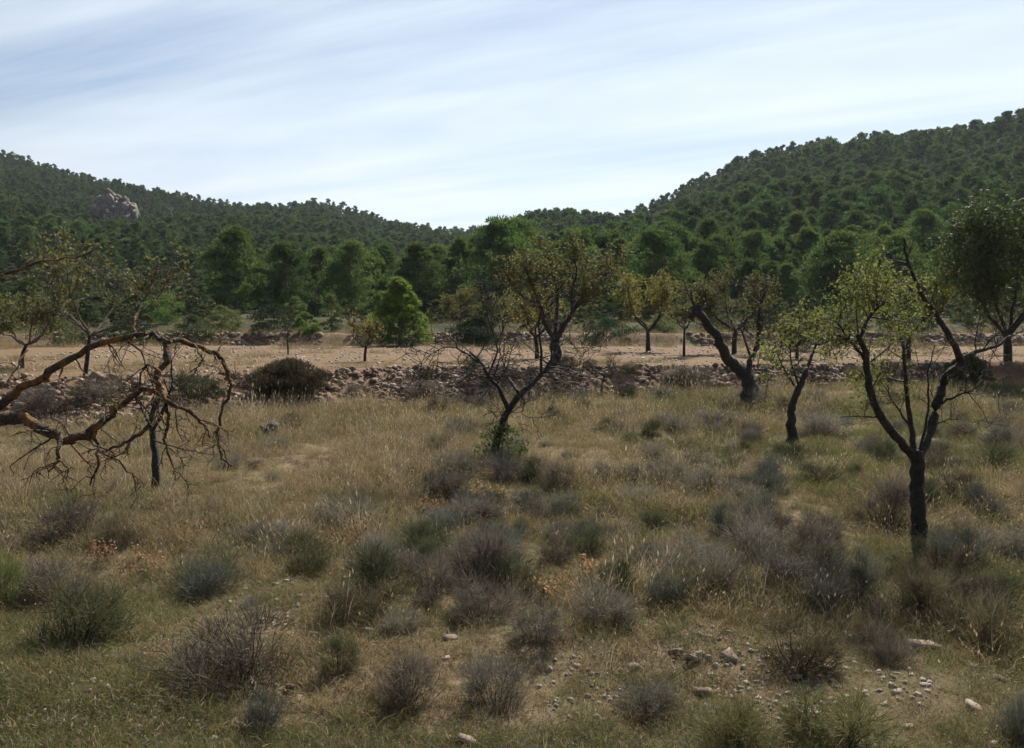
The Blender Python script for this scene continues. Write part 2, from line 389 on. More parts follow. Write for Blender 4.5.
def leaf_cloud(mb, tips, per, g, L=.045, w=.016, sp=.05):
    t = np.concatenate(tips); n = int(len(t) * per); m = max(4, n // 6)
    cc = t[g.integers(0, len(t), m)] + g.normal(size=(m, 3)) * sp * .7
    c = cc[g.integers(0, m, n)] + g.normal(size=(n, 3)) * L * .75
    leaves(mb, c, rdirs(n, g), L * g.uniform(.7, 1.3, n), w * g.uniform(.7, 1.3, n), g=g)

def traced(px_pts, Y, dY=None, n=4, g=rng, jit=.01):
    """control points: pixel + depth offset -> world polyline"""
    w = [P(a[0], a[1], Y + (a[2] if len(a) > 2 else 0)) for a in px_pts]
    s = spline(w, n); s[1:-1] += g.normal(size=s[1:-1].shape) * jit
    return s
def rel(pts, o): return np.asarray(pts) - o

def traced_tree(name, label, cat, basepx, Y, limbs, leafmat=None, leaf_per=0, seed=1, wood='bark', twig='twig', cnt=6, ln=.5, level=1, up=.15, droop=0, minr=.003,
                leafL=.045, leafw=.018, leafsp=.05, leaf_limbs=None, sub=(5, 4), spread=.9, group=None, twigname='branches', base=None, t0=.25):
    g = np.random.default_rng(seed)
    b = on(basepx, Y) if base is None else base
    root = empty(name, b); tag(root, label, cat, group)
    tr, tips, lt = MB(), [], []
    for li, (pp, r0, r1, c_) in enumerate(limbs):
        pts = traced(pp, Y, g=g, jit=max(r0 * .12, .006))
        if li == 0: pts[0] = b - np.array([0, 0, .12])
        pts = rel(pts, b); rr = np.linspace(r0, r1, len(pts)) * (1 + g.uniform(-.07, .07, len(pts)))
        if li == 0: rr[0] *= 1.5; rr[1] *= 1.15
        tw = tr if li == 0 else MB()
        tube(tw, pts, rr, 9 if r0 > .03 else 6, knob=.07, g=g)
        own = []
        grow(tw, pts, rr, g, level, own, int(cnt * c_), ln, spread, up, sub, droop, t0, minr, 4)
        tips += own
        if leaf_limbs is None or li in leaf_limbs: lt += own
        if li: tw.obj('limb', M[wood], root, smooth=True)
    t = tr.obj('trunk', M[wood], root, smooth=True)
    if leafmat and lt and leaf_per > 0:
        cm = MB(); leaf_cloud(cm, lt, leaf_per, g, leafL, leafw, leafsp); cm.obj('crown', M[leafmat], root)
    return root

# --- right foreground almond
YB = hit(918, 541)[1]
traced_tree('almond_tree', 'dark forked almond tree in the right foreground with one yellow-green leafy side', 'tree', 918, YB, [
    ([(918, 541), (918, 510, .02), (917, 480, .03), (916, 452, .0)], .095, .075, 0),
    ([(915, 458), (900, 442, -.1), (880, 415, -.25), (869, 385, -.3), (866, 355, -.35), (858, 335, -.4)], .055, .028, 1.3),
    ([(866, 360, -.32), (848, 338, -.2), (834, 318, -.1)], .022, .008, 1.3),
    ([(860, 338, -.38), (870, 316, -.5), (886, 302, -.6)], .022, .008, 1.3),
    ([(838, 330, -.3), (820, 345, -.5), (790, 330, -.6), (770, 340, -.7)], .010, .004, .5),
    ([(915, 456), (911, 425, .15), (906, 385, .3), (903, 350, .4), (898, 325, .5)], .038, .010, 1.0),
    ([(918, 456), (930, 430, .2), (938, 400, .3), (946, 378, .35), (962, 362, .4)], .062, .045, .5),
    ([(962, 364, .4), (952, 340, .4), (934, 312, .35), (920, 290, .3), (908, 262, .3), (904, 238, .3)], .046, .010, .7),
    ([(958, 360, .4), (975, 352, .5), (995, 347, .6), (1012, 335, .7)], .035, .012, 1.0),
    ([(936, 405, .3), (952, 398, .1), (975, 388, 0), (992, 372, -.1)], .016, .005, 1.2),
    ([(912, 430, .15), (895, 405, .3), (880, 380, .5)], .014, .005, .8),
    ([(920, 450), (928, 410, -.2), (928, 375, -.3), (935, 345, -.3)], .016, .005, .8),
    ([(930, 428, .2), (948, 420, .3), (968, 418, .4)], .012, .004, .7),
], 'almond_yellow', 3.8, 21, cnt=11, ln=.46, level=1, up=.12, leaf_limbs=[1, 2, 3, 4, 5], leafL=.042, leafw=.022, leafsp=.10)
# extra leafy side clump of the same species growing behind
# --- centre twisted bare almond
YC = hit(496, 461)[1]
traced_tree('almond_tree', 'bare twisted almond tree leaning right in the middle of the dry field', 'tree', 495, YC, [
    ([(495, 461), (497, 440), (505, 415, .1), (517, 398, .2), (527, 388, .3)], .078, .050, .1),
    ([(523, 392, .25), (540, 376, .5), (550, 362, .7), (553, 352, .8)], .048, .018, .8),
    ([(541, 372, .5), (541, 350, .4), (539, 330, .3), (541, 310, .2)], .03, .010, .9),
    ([(508, 410, .1), (500, 390, -.2), (490, 378, -.4), (480, 362, -.7), (470, 352, -1)], .045, .015, 1.2),
    ([(488, 376, -.4), (497, 350, -.3), (490, 325, -.2), (486, 300, 0)], .025, .006, 1.4),
    ([(518, 392, .2), (508, 378, .6), (495, 374, .9), (480, 375, 1.1)], .03, .010, .9),
    ([(478, 362, -.7), (460, 350, -1), (445, 347, -1.2), (430, 355, -1.4)], .018, .006, 1.0),
    ([(523, 393, .25), (524, 405, .0), (522, 415, -.2)], .012, .005, .8),
    ([(550, 362, .7), (570, 366, .5), (590, 362, .4)], .014, .005, .7),
], None, 0, 33, cnt=8, ln=.75, level=2, up=.12, minr=.006, sub=(4, 3))
# --- thick leaning trunk tree
YD = hit(748, 405)[1]
traced_tree('almond_tree', 'thick trunked almond tree with a broken limb leaning left above a hollow fork', 'tree', 748, YD, [
    ([(748, 406), (749, 392), (748, 378, .1)], .25, .21, 0),
    ([(747, 380, .1), (738, 368, .1), (727, 358, 0), (718, 338, -.2), (706, 322, -.3), (696, 308, -.4)], .17, .11, .3),
    ([(697, 309, -.4), (691, 318, -.5)], .15, .09, 0),
    ([(697, 310, -.4), (692, 300, -.5), (691, 290, -.6)], .05, .015, .6),
    ([(748, 378), (750, 362, .3), (757, 345, .4), (760, 310, .5), (766, 290, .6)], .10, .03, 1.2),
    ([(752, 360, .3), (745, 340, .8), (740, 325, 1.0)], .05, .015, 1.0),
    ([(757, 350, .4), (770, 335, .2), (785, 320, 0)], .04, .012, .8),
], 'almond_brown', 1.0, 35, cnt=6, ln=.9, level=1, minr=.008, leafL=.09, leafw=.05, leafsp=.12, leaf_limbs=[3, 4, 5, 6], spread=.8)
# --- thin dark trunk
YE = hit(792, 442)[1]
traced_tree('almond_tree', 'thin dark almond tree with a few yellowish leaves right of the leaning trunk', 'tree', 792, YE, [
    ([(793, 443), (791, 420), (792, 405, .1), (799, 388, .2), (806, 370, .3)], .11, .06, .1),
    ([(805, 372, .3), (812, 355, .5), (818, 335, .6), (812, 315, .7)], .045, .012, 1.0),
    ([(799, 386, .2), (792, 365, -.2), (790, 345, -.4)], .03, .01, 1.2),
    ([(794, 385, .2), (782, 365, -.3), (775, 345, -.5)], .025, .01, 1.0),
    ([(803, 378, .3), (780, 372, -.1), (770, 378, -.4), (765, 392, -.5)], .018, .006, .8),
], 'almond_yellow', .9, 37, cnt=7, ln=.6, level=1, minr=.006, leafL=.07, leafw=.035, leafsp=.08, up=.2)
# --- large sparse tree on the terrace edge (centre)
YG = 30.0
traced_tree('almond_tree', 'tallest central almond tree with a spreading brown-green crown on the terrace edge', 'tree', 556, YG + 1.2, [
    ([(556, 366), (556, 352), (555, 338, .1)], .22, .19, 0),
    ([(554, 340), (545, 322, -.3), (538, 300, -.6), (532, 285, -.8), (525, 270, -1)], .10, .03, 1.5),
    ([(556, 340), (566, 322, .2), (578, 303, .4), (586, 290, .5), (597, 275, .6)], .12, .03, 1.5),
    ([(555, 338), (557, 310, .6), (556, 285, 1.0), (551, 266, 1.2), (547, 254, 1.2)], .09, .02, 1.5),
    ([(572, 312, .3), (572, 290, -.4), (577, 272, -.8), (573, 258, -.9)], .06, .02, 1.2),
    ([(540, 305, -.5), (520, 295, -.2), (508, 280, 0)], .05, .02, 1.2),
    ([(588, 285, .5), (600, 278, 1.2), (611, 268, 1.5)], .04, .015, 1.0),
], 'almond_brown', 1.3, 39, cnt=9, ln=.78, level=2, minr=.008, leafL=.12, leafw=.06, leafsp=.16, up=.15, sub=(4, 3), spread=.75)
# --- slim tree behind the drooping branches
YH = hit(156, 489)[1]
traced_tree('almond_tree', 'small slim upright almond tree behind the drooping lichen-covered branches', 'tree', 156, YH, [
    ([(156, 490), (156, 465), (153, 440, .1), (152, 425, .1)], .065, .045, .2),
    ([(152, 428), (140, 405, .3), (128, 385, .4)], .03, .008, 1.3),
    ([(153, 430), (165, 405, -.2), (172, 380, -.3), (170, 350, -.4)], .03, .008, 1.3),
    ([(153, 440), (185, 450, .2), (215, 455, .4)], .015, .004, .9),
], 'almond_dark', .25, 41, cnt=7, ln=.5, level=1, minr=.0045, leafL=.06, leafw=.025)

# --- big near drooping branches entering at the left (trunk outside the frame)
YF = 5.6
g = np.random.default_rng(77)
bx = -4.55; b = np.array([bx, YF + .2, float(H(bx, YF + .2))])
root = empty('almond_tree', b); tag(root, 'almost leafless almond boughs crusted with orange lichen arching in from the left edge', 'tree')
tr, tips = MB(), []
def limb(pp, r0, r1, cnt, ln=.32, droop=.5, level=1):
    pts = traced(pp, YF, n=4, g=g, jit=max(r0 * .32, .006)); pts = rel(pts, b)
    rr = np.linspace(r0, r1, len(pts)) * (1 + g.uniform(-.1, .1, len(pts)))
    tw = MB(); tube(tw, pts, rr, 9 if r0 > .02 else 6, knob=.12, g=g)
    grow(tw, pts, rr, g, level, tips, max(3, int(cnt * .62)), ln, 1.0, -.12, (4, 3), droop, .1, .0032, 4, .3)
    tw.obj('limb', M['bark_lichen'], root, smooth=True)
# trunk beyond the frame
tp = spline([(0, 0, -.1), (.05, 0, .5), (.15, -.05, 1.0), (.25, 0, 1.25)], 4)
tube(tr, tp, np.linspace(.2, .12, len(tp)), 10, knob=.1, g=g)
endp = tp[-1] + b
def frompt(p): # pixel of a world point
    u = p[0] / p[1]; 
    return u
pts = np.vstack([endp, traced([(-30, 425, .2), (8, 400, .1)], YF, n=2, g=g, jit=0)]); tube(tr, rel(spline(pts, 3), b), np.linspace(.055, .030, len(spline(pts, 3))), 9, knob=.1, g=g)
pts = np.vstack([endp, traced([(-30, 424, -.1), (8, 418, -.2)], YF, n=2, g=g, jit=0)]); tube(tr, rel(spline(pts, 3), b), np.linspace(.065, .042, len(spline(pts, 3))), 9, knob=.1, g=g)
limb([(4, 401, .1), (35, 380, .1), (65, 362, .05), (95, 346, 0), (125, 338, 0), (155, 335, 0), (170, 342, -.1)], .027, .014, 12)
limb([(165, 338, 0), (190, 343, .1), (210, 352, .2), (222, 360, .2), (231, 385, .3), (222, 412, .3), (218, 438, .3), (222, 458, .3), (232, 466, .3)], .020, .006, 16, .20)
limb([(168, 340, 0), (168, 355, -.1), (158, 375, -.2), (160, 395, -.2)], .026, .016, 5)
limb([(4, 418, -.2), (30, 420, -.2), (50, 432, -.25), (75, 438, -.3), (95, 428, -.3), (115, 408, -.25), (135, 394, -.2), (152, 392, -.2), (163, 396, -.2)], .038, .013, 15)
limb([(160, 394, -.2), (172, 405, -.2), (190, 412, -.1), (205, 425, 0), (210, 438, 0)], .018, .006, 10, .22)
limb([(95, 432, -.3), (98, 450, -.35), (97, 470, -.4), (90, 485, -.4)], .016, .005, 8, .22)
limb([(60, 436, -.3), (58, 450, -.4), (55, 462, -.45), (48, 472, -.5)], .016, .005, 10, .2)
limb([(158, 400, -.2), (150, 425, -.3), (130, 440, -.3), (110, 450, -.35), (100, 452, -.4)], .018, .006, 8, .25)
limb([(166, 405, -.2), (168, 425, -.1), (165, 440, 0), (172, 465, 0), (175, 480, 0)], .013, .004, 10, .22)
limb([(134, 336, 0), (134, 320, .1), (140, 305, .2), (152, 285, .3), (158, 270, .3)], .013, .004, 5, .18, 0)
limb([(160, 372, -.2), (145, 365, -.3), (140, 385, -.3), (132, 388, -.3)], .010, .004, 7, .2)
limb([(62, 365, .05), (60, 385, -.1), (66, 400, -.2), (66, 425, -.2)], .008, .003, 6, .18)
limb([(8, 382, .4), (18, 365, .5), (28, 350, .6)], .008, .004, 3, .15, 0)
limb([(-40, 290, .6), (8, 273, .5), (40, 262, .5), (75, 258, .4), (95, 250, .4)], .014, .004, 8, .22, 0)
limb([(190, 343, .1), (198, 348, 0), (200, 362, -.1), (190, 372, -.1)], .009, .003, 8, .16)
limb([(100, 452, -.4), (120, 462, -.4), (135, 480, -.4), (137, 490, -.4)], .008, .003, 8, .16)
tr.obj('trunk', M['bark_lichen'], root, smooth=True)
cm = MB(); leaf_cloud(cm, tips, .10, g, .03, .014, .02); cm.obj('crown', M['almond_yellow'], root)

# --- generic almonds on the terraces
ATOP = {648: 278, 684: 300, 734: 272, 797: 315, 1008: 205, 908: 268, 84: 235, 22: 288, 365: 318, 460: 290, 503: 293, 537: 285, 602: 350}
def almond(name, label, px, Y, h, w, leafmat, per, seed, trunk_r=.12, lean=0., group=None, base_y=None, minr=.012, level=2, leafL=.13, twigmat='bark', trunk_h=.3, cnt=7, leafsp=.16):
    g = np.random.default_rng(seed); b = on(px, Y)
    if px in ATOP: h0 = h; h = (rid(px, ATOP[px], Y) - b[2]) * .96; w *= (h / h0) ** .5
    root = empty(name, b); tag(root, label, 'tree', group)
    tr, tips = MB(), []
    th = h * trunk_h
    tp = spline([(0, 0, -.15), (lean * .3, 0, th * .5), (lean * .6 + g.normal() * .05, g.normal() * .05, th)], 3)
    tube(tr, tp, np.linspace(trunk_r * 1.2, trunk_r * .8, len(tp)), 8, knob=.1, g=g)
    nl = 5
    for k in range(nl):
        a = k * 6.283 / nl + g.uniform(-.5, .5); o = g.uniform(.45, 1.0) * w * .5
        e = np.array([math.cos(a) * o + lean, math.sin(a) * o, h * g.uniform(.75, .95)])
        m_ = tp[-1] * .5 + e * .5 + np.array([math.cos(a), math.sin(a), -.4]) * w * .10
        pts = spline([tp[-1], m_, e], 4); pts[1:] += g.normal(size=pts[1:].shape) * .04
        rr = np.linspace(trunk_r * .55, trunk_r * .15, len(pts)); tw = MB(); tube(tw, pts, rr, 6, knob=.1, g=g)
        grow(tw, pts, rr, g, level, tips, cnt, h * .22, .8, .2, (4, 3), 0, .25, minr, 4)
        tw.obj('limb', M[twigmat], root, smooth=True)
    tr.obj('trunk', M['bark'], root, smooth=True)
    if per > 0:
        cm = MB(); leaf_cloud(cm, tips, per, g, leafL, leafL * .5, leafsp); cm.obj('crown', M[leafmat], root)
    return root
def AY(px, py): return hit(px, py)[1]
almond('almond_tree', 'small round almond with orange-green leaves on the bare soil right of the tallest central tree', 648, 46, 3.9, 3.8, 'almond_orange', 2.2, 101)
almond('almond_tree', 'slender almond sapling with a thin straight trunk left of the broken leaning limb', 684, 39, 2.9, 1.3, 'almond_brown', .8, 102, trunk_r=.06, trunk_h=.5, cnt=4)
almond('almond_tree', 'bushy brownish-green almond tree growing on the terrace right behind the thick leaning trunk', 734, 42, 4.1, 3.9, 'almond_brown', 2.4, 103)
almond('almond_tree', 'young yellow-green almond on the terrace behind the thin dark tree', 797, 36, 2.9, 2.6, 'almond_yellow', 1.0, 104, trunk_r=.07)
almond('almond_tree', 'tall dark green leafy almond cut by the right edge of the picture', 1008, 33.5, 6.3, 5.2, 'almond_dark', 4.2, 105, trunk_r=.15, leafL=.16, cnt=13, leafsp=.45, trunk_h=.16)
almond('almond_tree', 'yellow-green almond crown seen behind and between the limbs of the forked foreground tree', 908, 35, 4.4, 3.4, 'almond_yellow', 1.5, 106, trunk_r=.10)
almond('almond_tree', 'sparse pale-twigged almond on the bank top above the arching lichen boughs', 84, 25, 4.2, 4.6, 'almond_brown', .7, 107, trunk_r=.06, lean=.35, twigmat='twig', minr=.008)
almond('almond_tree', 'yellowish half-bare almond behind the arching boughs at the left edge', 22, 29, 4.0, 4.0, 'almond_brown', 1.0, 108, trunk_r=.065, twigmat='twig')
almond('almond_tree', 'thin sapling with sparse orange-green leaves on the soil before the bright young pine', 365, 34, 2.6, 2.2, 'almond_orange', .45, 109, trunk_r=.055, trunk_h=.36, cnt=5, leafL=.10)
almond('almond_tree', 'small orange-brown round almond tree by the dark wood left of centre', 460, 66, 2.9, 2.6, 'almond_orange', 1.6, 110, trunk_r=.08)
almond('almond_tree', 'little yellow-green almond in front of the tall dark pine at centre', 503, 63, 2.8, 2.4, 'almond_yellow', .9, 111, trunk_r=.08)
almond('almond_tree', 'orange-leaved low almond directly behind the fork of the tallest central tree', 537, 37, 3.4, 2.6, 'almond_orange', 1.0, 112, trunk_r=.09)
almond('almond_tree', 'leafless knee-high almond sapling at the foot of the rubble wall right of centre', 602, float(ybase(3.0)) - .3, 1.35, 1.6, 'almond_brown', 0, 113, trunk_r=.045, trunk_h=.45, minr=.006, level=1)
almond('almond_tree', 'low leafless sapling on the soil strip above the domed brown bush', 288, 42, 1.4, .5, 'almond_brown', .15, 114, trunk_r=.04, trunk_h=.6, level=0, cnt=2)

# ------------------------------------------------------------------ pines
def pine_meshes(seed, h, w, K, per, L, wd, mt, low=.22, cone=.0, shell=.55):
    g = np.random.default_rng(seed)
    cr, tr = MB(), MB()
    lean = g.normal(size=2) * .04 * h
    tp = spline([(0, 0, -.8), (lean[0] * .3, lean[1] * .3, h * .35), (lean[0], lean[1], h * .85)], 4)
    tube(tr, tp, np.linspace(.022 * h, .006 * h, len(tp)), 6, g=g)
    lobes = []
    if not cone and h > 4:
        nl = int(g.integers(6, 10)); bias = g.uniform(0, 6.283)
        for q in range(nl):
            t = (q + g.uniform(.2, .8)) / nl; zz = low + .10 + (.80 - low) * t
            aa = bias + q * 2.4 + g.uniform(-.6, .6); ro = w * g.uniform(.12, .36) * (1 - .75 * max(0, t - .35))
            lobes.append((np.array([math.cos(aa) * ro + lean[0] * zz, math.sin(aa) * ro + lean[1] * zz, h * zz]), w * g.uniform(.15, .27) * (1.05 - .35 * t)))
        lobes.append((np.array([lean[0] * .9, lean[1] * .9, h * .86]), w * g.uniform(.13, .20)))
        for c, s in lobes:
            z0 = max(c[2] - h * .22, h * .12); q = spline([[lean[0] * z0 / h, lean[1] * z0 / h, z0], c * .55 + np.array([0, 0, z0 * .45]), c], 3)
            tube(tr, q, np.linspace(.008 * h, .003 * h, len(q)), 4, g=g)
    for k in range(K):
        if lobes and k % 2:
            lc, ls = lobes[k % len(lobes)]; dr = rdirs(1, g)[0]; t = .5
            c = lc + dr * ls * np.array([1.1, 1.1, .85]) * g.uniform(.35, 1.0); s = ls * g.uniform(.24, .50)
        else:
            t = (k + g.uniform()) / K; zz = low + (1 - low) * t
            prof = math.sin(math.pi * min(1, (t * .86 + .17))) ** .7 if not cone else (1 - t) ** .62 * min(1, .88 + t) + .03
            rr = w * .5 * prof * math.sqrt(g.uniform(.12, 1.0)) * g.uniform(.75, 1.12); a = g.uniform(0, 6.283)
            c = np.array([math.cos(a) * rr + lean[0] * zz, math.sin(a) * rr + lean[1] * zz, h * (zz * .93)])
            s = w * (g.uniform(.06, .13) if not cone else g.uniform(.055, .10) * (1 - .3 * t))
        d = rdirs(per, g); d[:, 2] = np.where(d[:, 2] < -.35, -d[:, 2], d[:, 2])
        rad = s * (shell + (1.25 - shell) * g.uniform(size=per) ** .6)
        p = c + d * rad[:, None] * np.array([1.15, 1.15, .8]); p[:, 2] = np.maximum(p[:, 2], .02)
        ax = unit(d * .7 + np.array([0, 0, .55]) + g.normal(size=(per, 3)) * .4)
        leaves(cr, p, ax, L * g.uniform(.7, 1.4, per), wd * g.uniform(.7, 1.3, per), np.clip(.5 + g.normal(size=per) * .22 + g.normal() * .12, 0, 1), g=g)
    return cr.mesh('crown', M[mt]), tr.mesh('trunk', M['bark_pine'], True)
def pine_root(name, cm, tm, loc, rz, sc):
    r = empty(name, loc, rz, sc)
    for n_, me in (('trunk', tm), ('crown', cm)):
        o = bpy.data.objects.new(n_, me); C.objects.link(o); o.parent = r
    return r
NEAR = [pine_meshes(200 + k, 9, [6.4, 7.0, 5.6, 7.6][k], 150, 130, .26, .09, 'pine', low=[.15, .1, .2, .08][k]) for k in range(4)]
FAR = [pine_meshes(300 + k, 8, [5.4, 6.4, 4.4, 7.2, 5.8, 5.0, 6.6, 4.8][k], 84, 50, .38, .14, 'pine_far', low=[.1, .2, .05, .25, .1, .2, .05, .3][k]) for k in range(8)]
TINY = [pine_meshes(400 + k, 8, [5.6, 6.6, 4.6, 7.2, 5.0][k], 36, 32, .75, .36, 'pine_far', low=.08) for k in range(5)]
SHR = [pine_meshes(500 + k, 3, [3.4, 4.0, 3.0][k], 22, 55, .30, .16, 'maquis', low=.05) for k in range(3)]
YOUNG = pine_meshes(600, 5, 4.1, 230, 100, .20, .06, 'young', low=.03, cone=1)

hero = [  # px, base Y, height, width scale, label
    (400, 57, 5.0, 1.0, 'young', 'bright green young pine, cone-shaped to the ground, at the back of the bare soil strip'),
    (237, 88, 11.2, 1.15, 0, 'tall dark round pine rising left of the others at the wood edge'),
    (290, 92, 9.4, 1.0, 1, 'medium pine just right of the tall dark round pine at left'),
    (318, 98, 9.6, .9, 2, 'narrow pine between two rounder pines at the left wood edge'),
    (352, 92, 9.2, 1.05, 3, 'broad mid-green pine behind and left of the bright young pine'),
    (418, 94, 9.8, 1.1, 0, 'broad pine standing just behind and right of the bright young pine'),
    (455, 100, 9.8, .9, 2, 'slim pine above the small orange-brown almond tree'),
    (495, 86, 12.4, 1.0, 1, 'tallest dark pine breaking the skyline at the centre gap of the hills'),
    (520, 92, 12.8, .95, 3, 'dark pine touching the skyline just right of the tallest dark pine'),
    (575, 96, 11.5, 1.05, 0, 'dark pine behind the crown of the tallest central almond'),
    (622, 98, 10.5, 1.0, 2, 'mid-green pine between the central almond crown and the bright rounded pine'),
    (660, 82, 10.0, 1.15, 1, 'bright rounded pine above the small orange-green almond'),
    (705, 90, 9.5, .95, 0, 'pine above the broken leaning limb of the thick almond'),
    (745, 100, 9.8, .9, 2, 'slim pine above the brownish-green almond on the right terrace'),
    (836, 84, 9.6, 1.2, 3, 'bushy pine left of the yellow-green almond crown on the right'),
    (790, 104, 9.0, .95, 1, 'pine between two bushier pines at the foot of the right hill'),
    (900, 92, 9.4, 1.1, 2, 'pine directly above the tip of the forked foreground tree'),
    (950, 96, 9.5, 1.0, 0, 'pine just left of the dark leafy almond at the right edge'),
    (30, 95, 4.5, 1.0, 1, 'low rounded pine among shrubs at the left edge'),
    (150, 90, 4.2, 1.0, 3, 'low pine among the shrubs left of the tall dark round pine'),
]
nh = 0; taken = []; TOPS = {237: 225, 290: 242, 318: 245, 352: 240, 418: 241, 455: 235, 495: 215, 520: 217, 575: 227, 622: 235, 660: 228, 705: 240, 745: 253, 836: 231, 790: 257, 900: 253, 950: 235, 400: 275}
for px, Yd, h, ws, k, lab in hero:
    b = on(px, Yd); h = rid(px, TOPS[px], Yd) - b[2] if px in TOPS else h; taken.append((b[0], b[1])); rz = rng.uniform(0, 6.28)
    if k == 'young': r = pine_root('pine_tree', *YOUNG, b, rz, (h / 4.1, h / 4.1, h / 5))
    else: r = pine_root('pine_tree', *NEAR[k], b, rz, (ws * h / 9, ws * h / 9, h / 9))
    tag(r, lab, 'tree'); nh += 1
taken = np.array(taken)
# forest
pts = []
sp = 4.7
g = np.random.default_rng(9)
cells = np.arange(-620, 620, sp)
for y in np.arange(78, 640, sp):
    x = cells[np.abs(cells / y) < .78]
    x = x + g.uniform(-.45, .45, len(x)) * sp; yy = y + g.uniform(-.45, .45, len(x)) * sp
    pts.append(np.stack([x, yy], -1))
pts = np.concatenate(pts); x, y = pts.T; u = x / y; px = CX + u * F
z = H(x, y)
right = px > 470
keep = np.where(px > 470, y < RR(u) + 12, y < RL(u) + 12)
keep |= (px > 470) & (px < 560) & (y < RL(u) + 12)
clear = (px < 215) & (y < 150)                         # shrubland at left
keep &= ~clear | (g.uniform(size=len(x)) < .45)
keep &= np.min(np.hypot(x[:, None] - taken[:, 0], y[:, None] - taken[:, 1]), 1) > 3.2
keep &= ~((px < 520) & (y < 98)) & ~((px >= 520) & (y < 88))
el = (z + 7 - CAMZ) / y
garr = (px < 230) & (y < 260) & (noise(x * .03, y * .03, 31) > .1)   # garrigue patches
garr |= (px < 300) & (y < 450) & (noise(x * .05, y * .05, 33) > .30)
# clearing under the cliff
x, y, z, garr, px = x[keep], y[keep], z[keep], garr[keep], px[keep]
hh = np.where(px > 470, 4.2 + 5.8 * g.uniform(size=len(x)) ** 1.3, 4.0 + 5.0 * g.uniform(size=len(x)) ** 1.3)
hh = np.where(px < 260, hh * .82, hh); hh = np.where((px < 215) & (y < 150), hh * .62, hh)
pine = ~garr
idx = np.nonzero(pine)[0]
# visibility from the camera: count a tree if its top clears the terrain and trees in front
tanv = (z + hh - CAMZ) / y
order = np.argsort(y); azb = (np.clip((px + 300) / 3, 0, 560)).astype(int); hor = np.full(600, -9.0); vis = np.zeros(len(x), bool)
for q in order:
    a = azb[q]
    if tanv[q] > hor[a] + .002: vis[q] = True
    if pine[q]:
        w = max(1, int(2.0 / y[q] * F / 3 * .5)); hor[max(0, a - w):a + w + 1] = np.maximum(hor[max(0, a - w):a + w + 1], (z[q] + hh[q] * .8 - CAMZ) / y[q])
infr = (px > 0) & (px < 1024) & vis
cand = idx[infr[idx]]; cand = cand[np.argsort(-(hh[cand] / y[cand]))][:300 - nh]
single = np.zeros(len(x), bool); single[cand] = True
for q in cand:
    set_ = FAR if y[q] > 125 else NEAR
    hb = 8 if set_ is FAR else 9
    cm_, tm_ = set_[g.integers(len(set_))]
    s = hh[q] / hb; ww = s * g.uniform(.85, 1.1)
    r = pine_root('pine_tree', cm_, tm_, (x[q], y[q], z[q] - .2), g.uniform(0, 6.28), (ww, ww, s))
    lab = ('pine in the closed wood on the lower slope of the right-hand hill' if px[q] > 620 else
           'pine in the dark wood in the valley gap behind the central almonds' if px[q] > 440 else
           'pine in the wood at the foot of the left-hand hill')
    tag(r, lab, 'tree', 'pines of the wood at the foot of the hills')

def gn_scatter(name, protos, pos, rot, scl, idx, kind='stuff', label=None, cat=None):
    """one object: points carrying instances of the proto meshes"""
    me = bpy.data.meshes.new(name); me.vertices.add(len(pos)); me.vertices.foreach_set('co', np.asarray(pos, float).ravel())
    for n_, t_, a in (('rot', 'FLOAT_VECTOR', rot), ('scl', 'FLOAT_VECTOR', scl), ('pick', 'INT', idx)):
        at = me.attributes.new(n_, t_, 'POINT')
        if t_ == 'INT': at.data.foreach_set('value', np.asarray(a, np.int32))
        else: at.data.foreach_set('vector', np.asarray(a, np.float32).ravel())
    o = bpy.data.objects.new(name, me); C.objects.link(o)
    col = bpy.data.collections.new(name + '_kinds')
    for k, pm in enumerate(protos):
        po = bpy.data.objects.new('%s_kind_%02d' % (name, k), pm); col.objects.link(po)
    ng = bpy.data.node_groups.new(name, 'GeometryNodeTree')
    ng.interface.new_socket('Geometry', in_out='INPUT', socket_type='NodeSocketGeometry'); ng.interface.new_socket('Geometry', in_out='OUTPUT', socket_type='NodeSocketGeometry')
    N, L = ng.nodes, ng.links
    gi, go = N.new('NodeGroupInput'), N.new('NodeGroupOutput')
    ci = N.new('GeometryNodeCollectionInfo'); ci.inputs['Collection'].default_value = col
    ci.inputs['Separate Children'].default_value = True; ci.inputs['Reset Children'].default_value = True
    ip = N.new('GeometryNodeInstanceOnPoints'); ip.inputs['Pick Instance'].default_value = True
    def na(n_, t_):
        a = N.new('GeometryNodeInputNamedAttribute'); a.data_type = t_; a.inputs['Name'].default_value = n_; return a.outputs['Attribute']
    L.new(gi.outputs[0], ip.inputs['Points']); L.new(ci.outputs[0], ip.inputs['Instance'])
    L.new(na('pick', 'INT'), ip.inputs['Instance Index']); L.new(na('scl', 'FLOAT_VECTOR'), ip.inputs['Scale'])
    er = N.new('FunctionNodeEulerToRotation'); L.new(na('rot', 'FLOAT_VECTOR'), er.inputs[0]); L.new(er.outputs[0], ip.inputs['Rotation'])
    L.new(ip.outputs[0], go.inputs[0])
    md = o.modifiers.new('scatter', 'NODES'); md.node_group = ng
    tag(o, label, cat, None, kind); return o
rest = pine & ~single
n = rest.sum(); far = y[rest] > 300
protos = [m_ for m_, _ in FAR] + [m_ for m_, _ in TINY]
pk = np.where(far, 8 + g.integers(0, 5, n), g.integers(0, 8, n))
s = hh[rest] / 8; ww = s * g.uniform(.75, 1.3, n)
gn_scatter('pine_forest', protos, np.stack([x[rest], y[rest], z[rest] - .3], -1), np.stack([0 * s, 0 * s, g.uniform(0, 6.28, n)], -1), np.stack([ww, ww, s], -1), pk,
           label='dense dark green pine forest covering both hills up to the skyline', cat='forest')
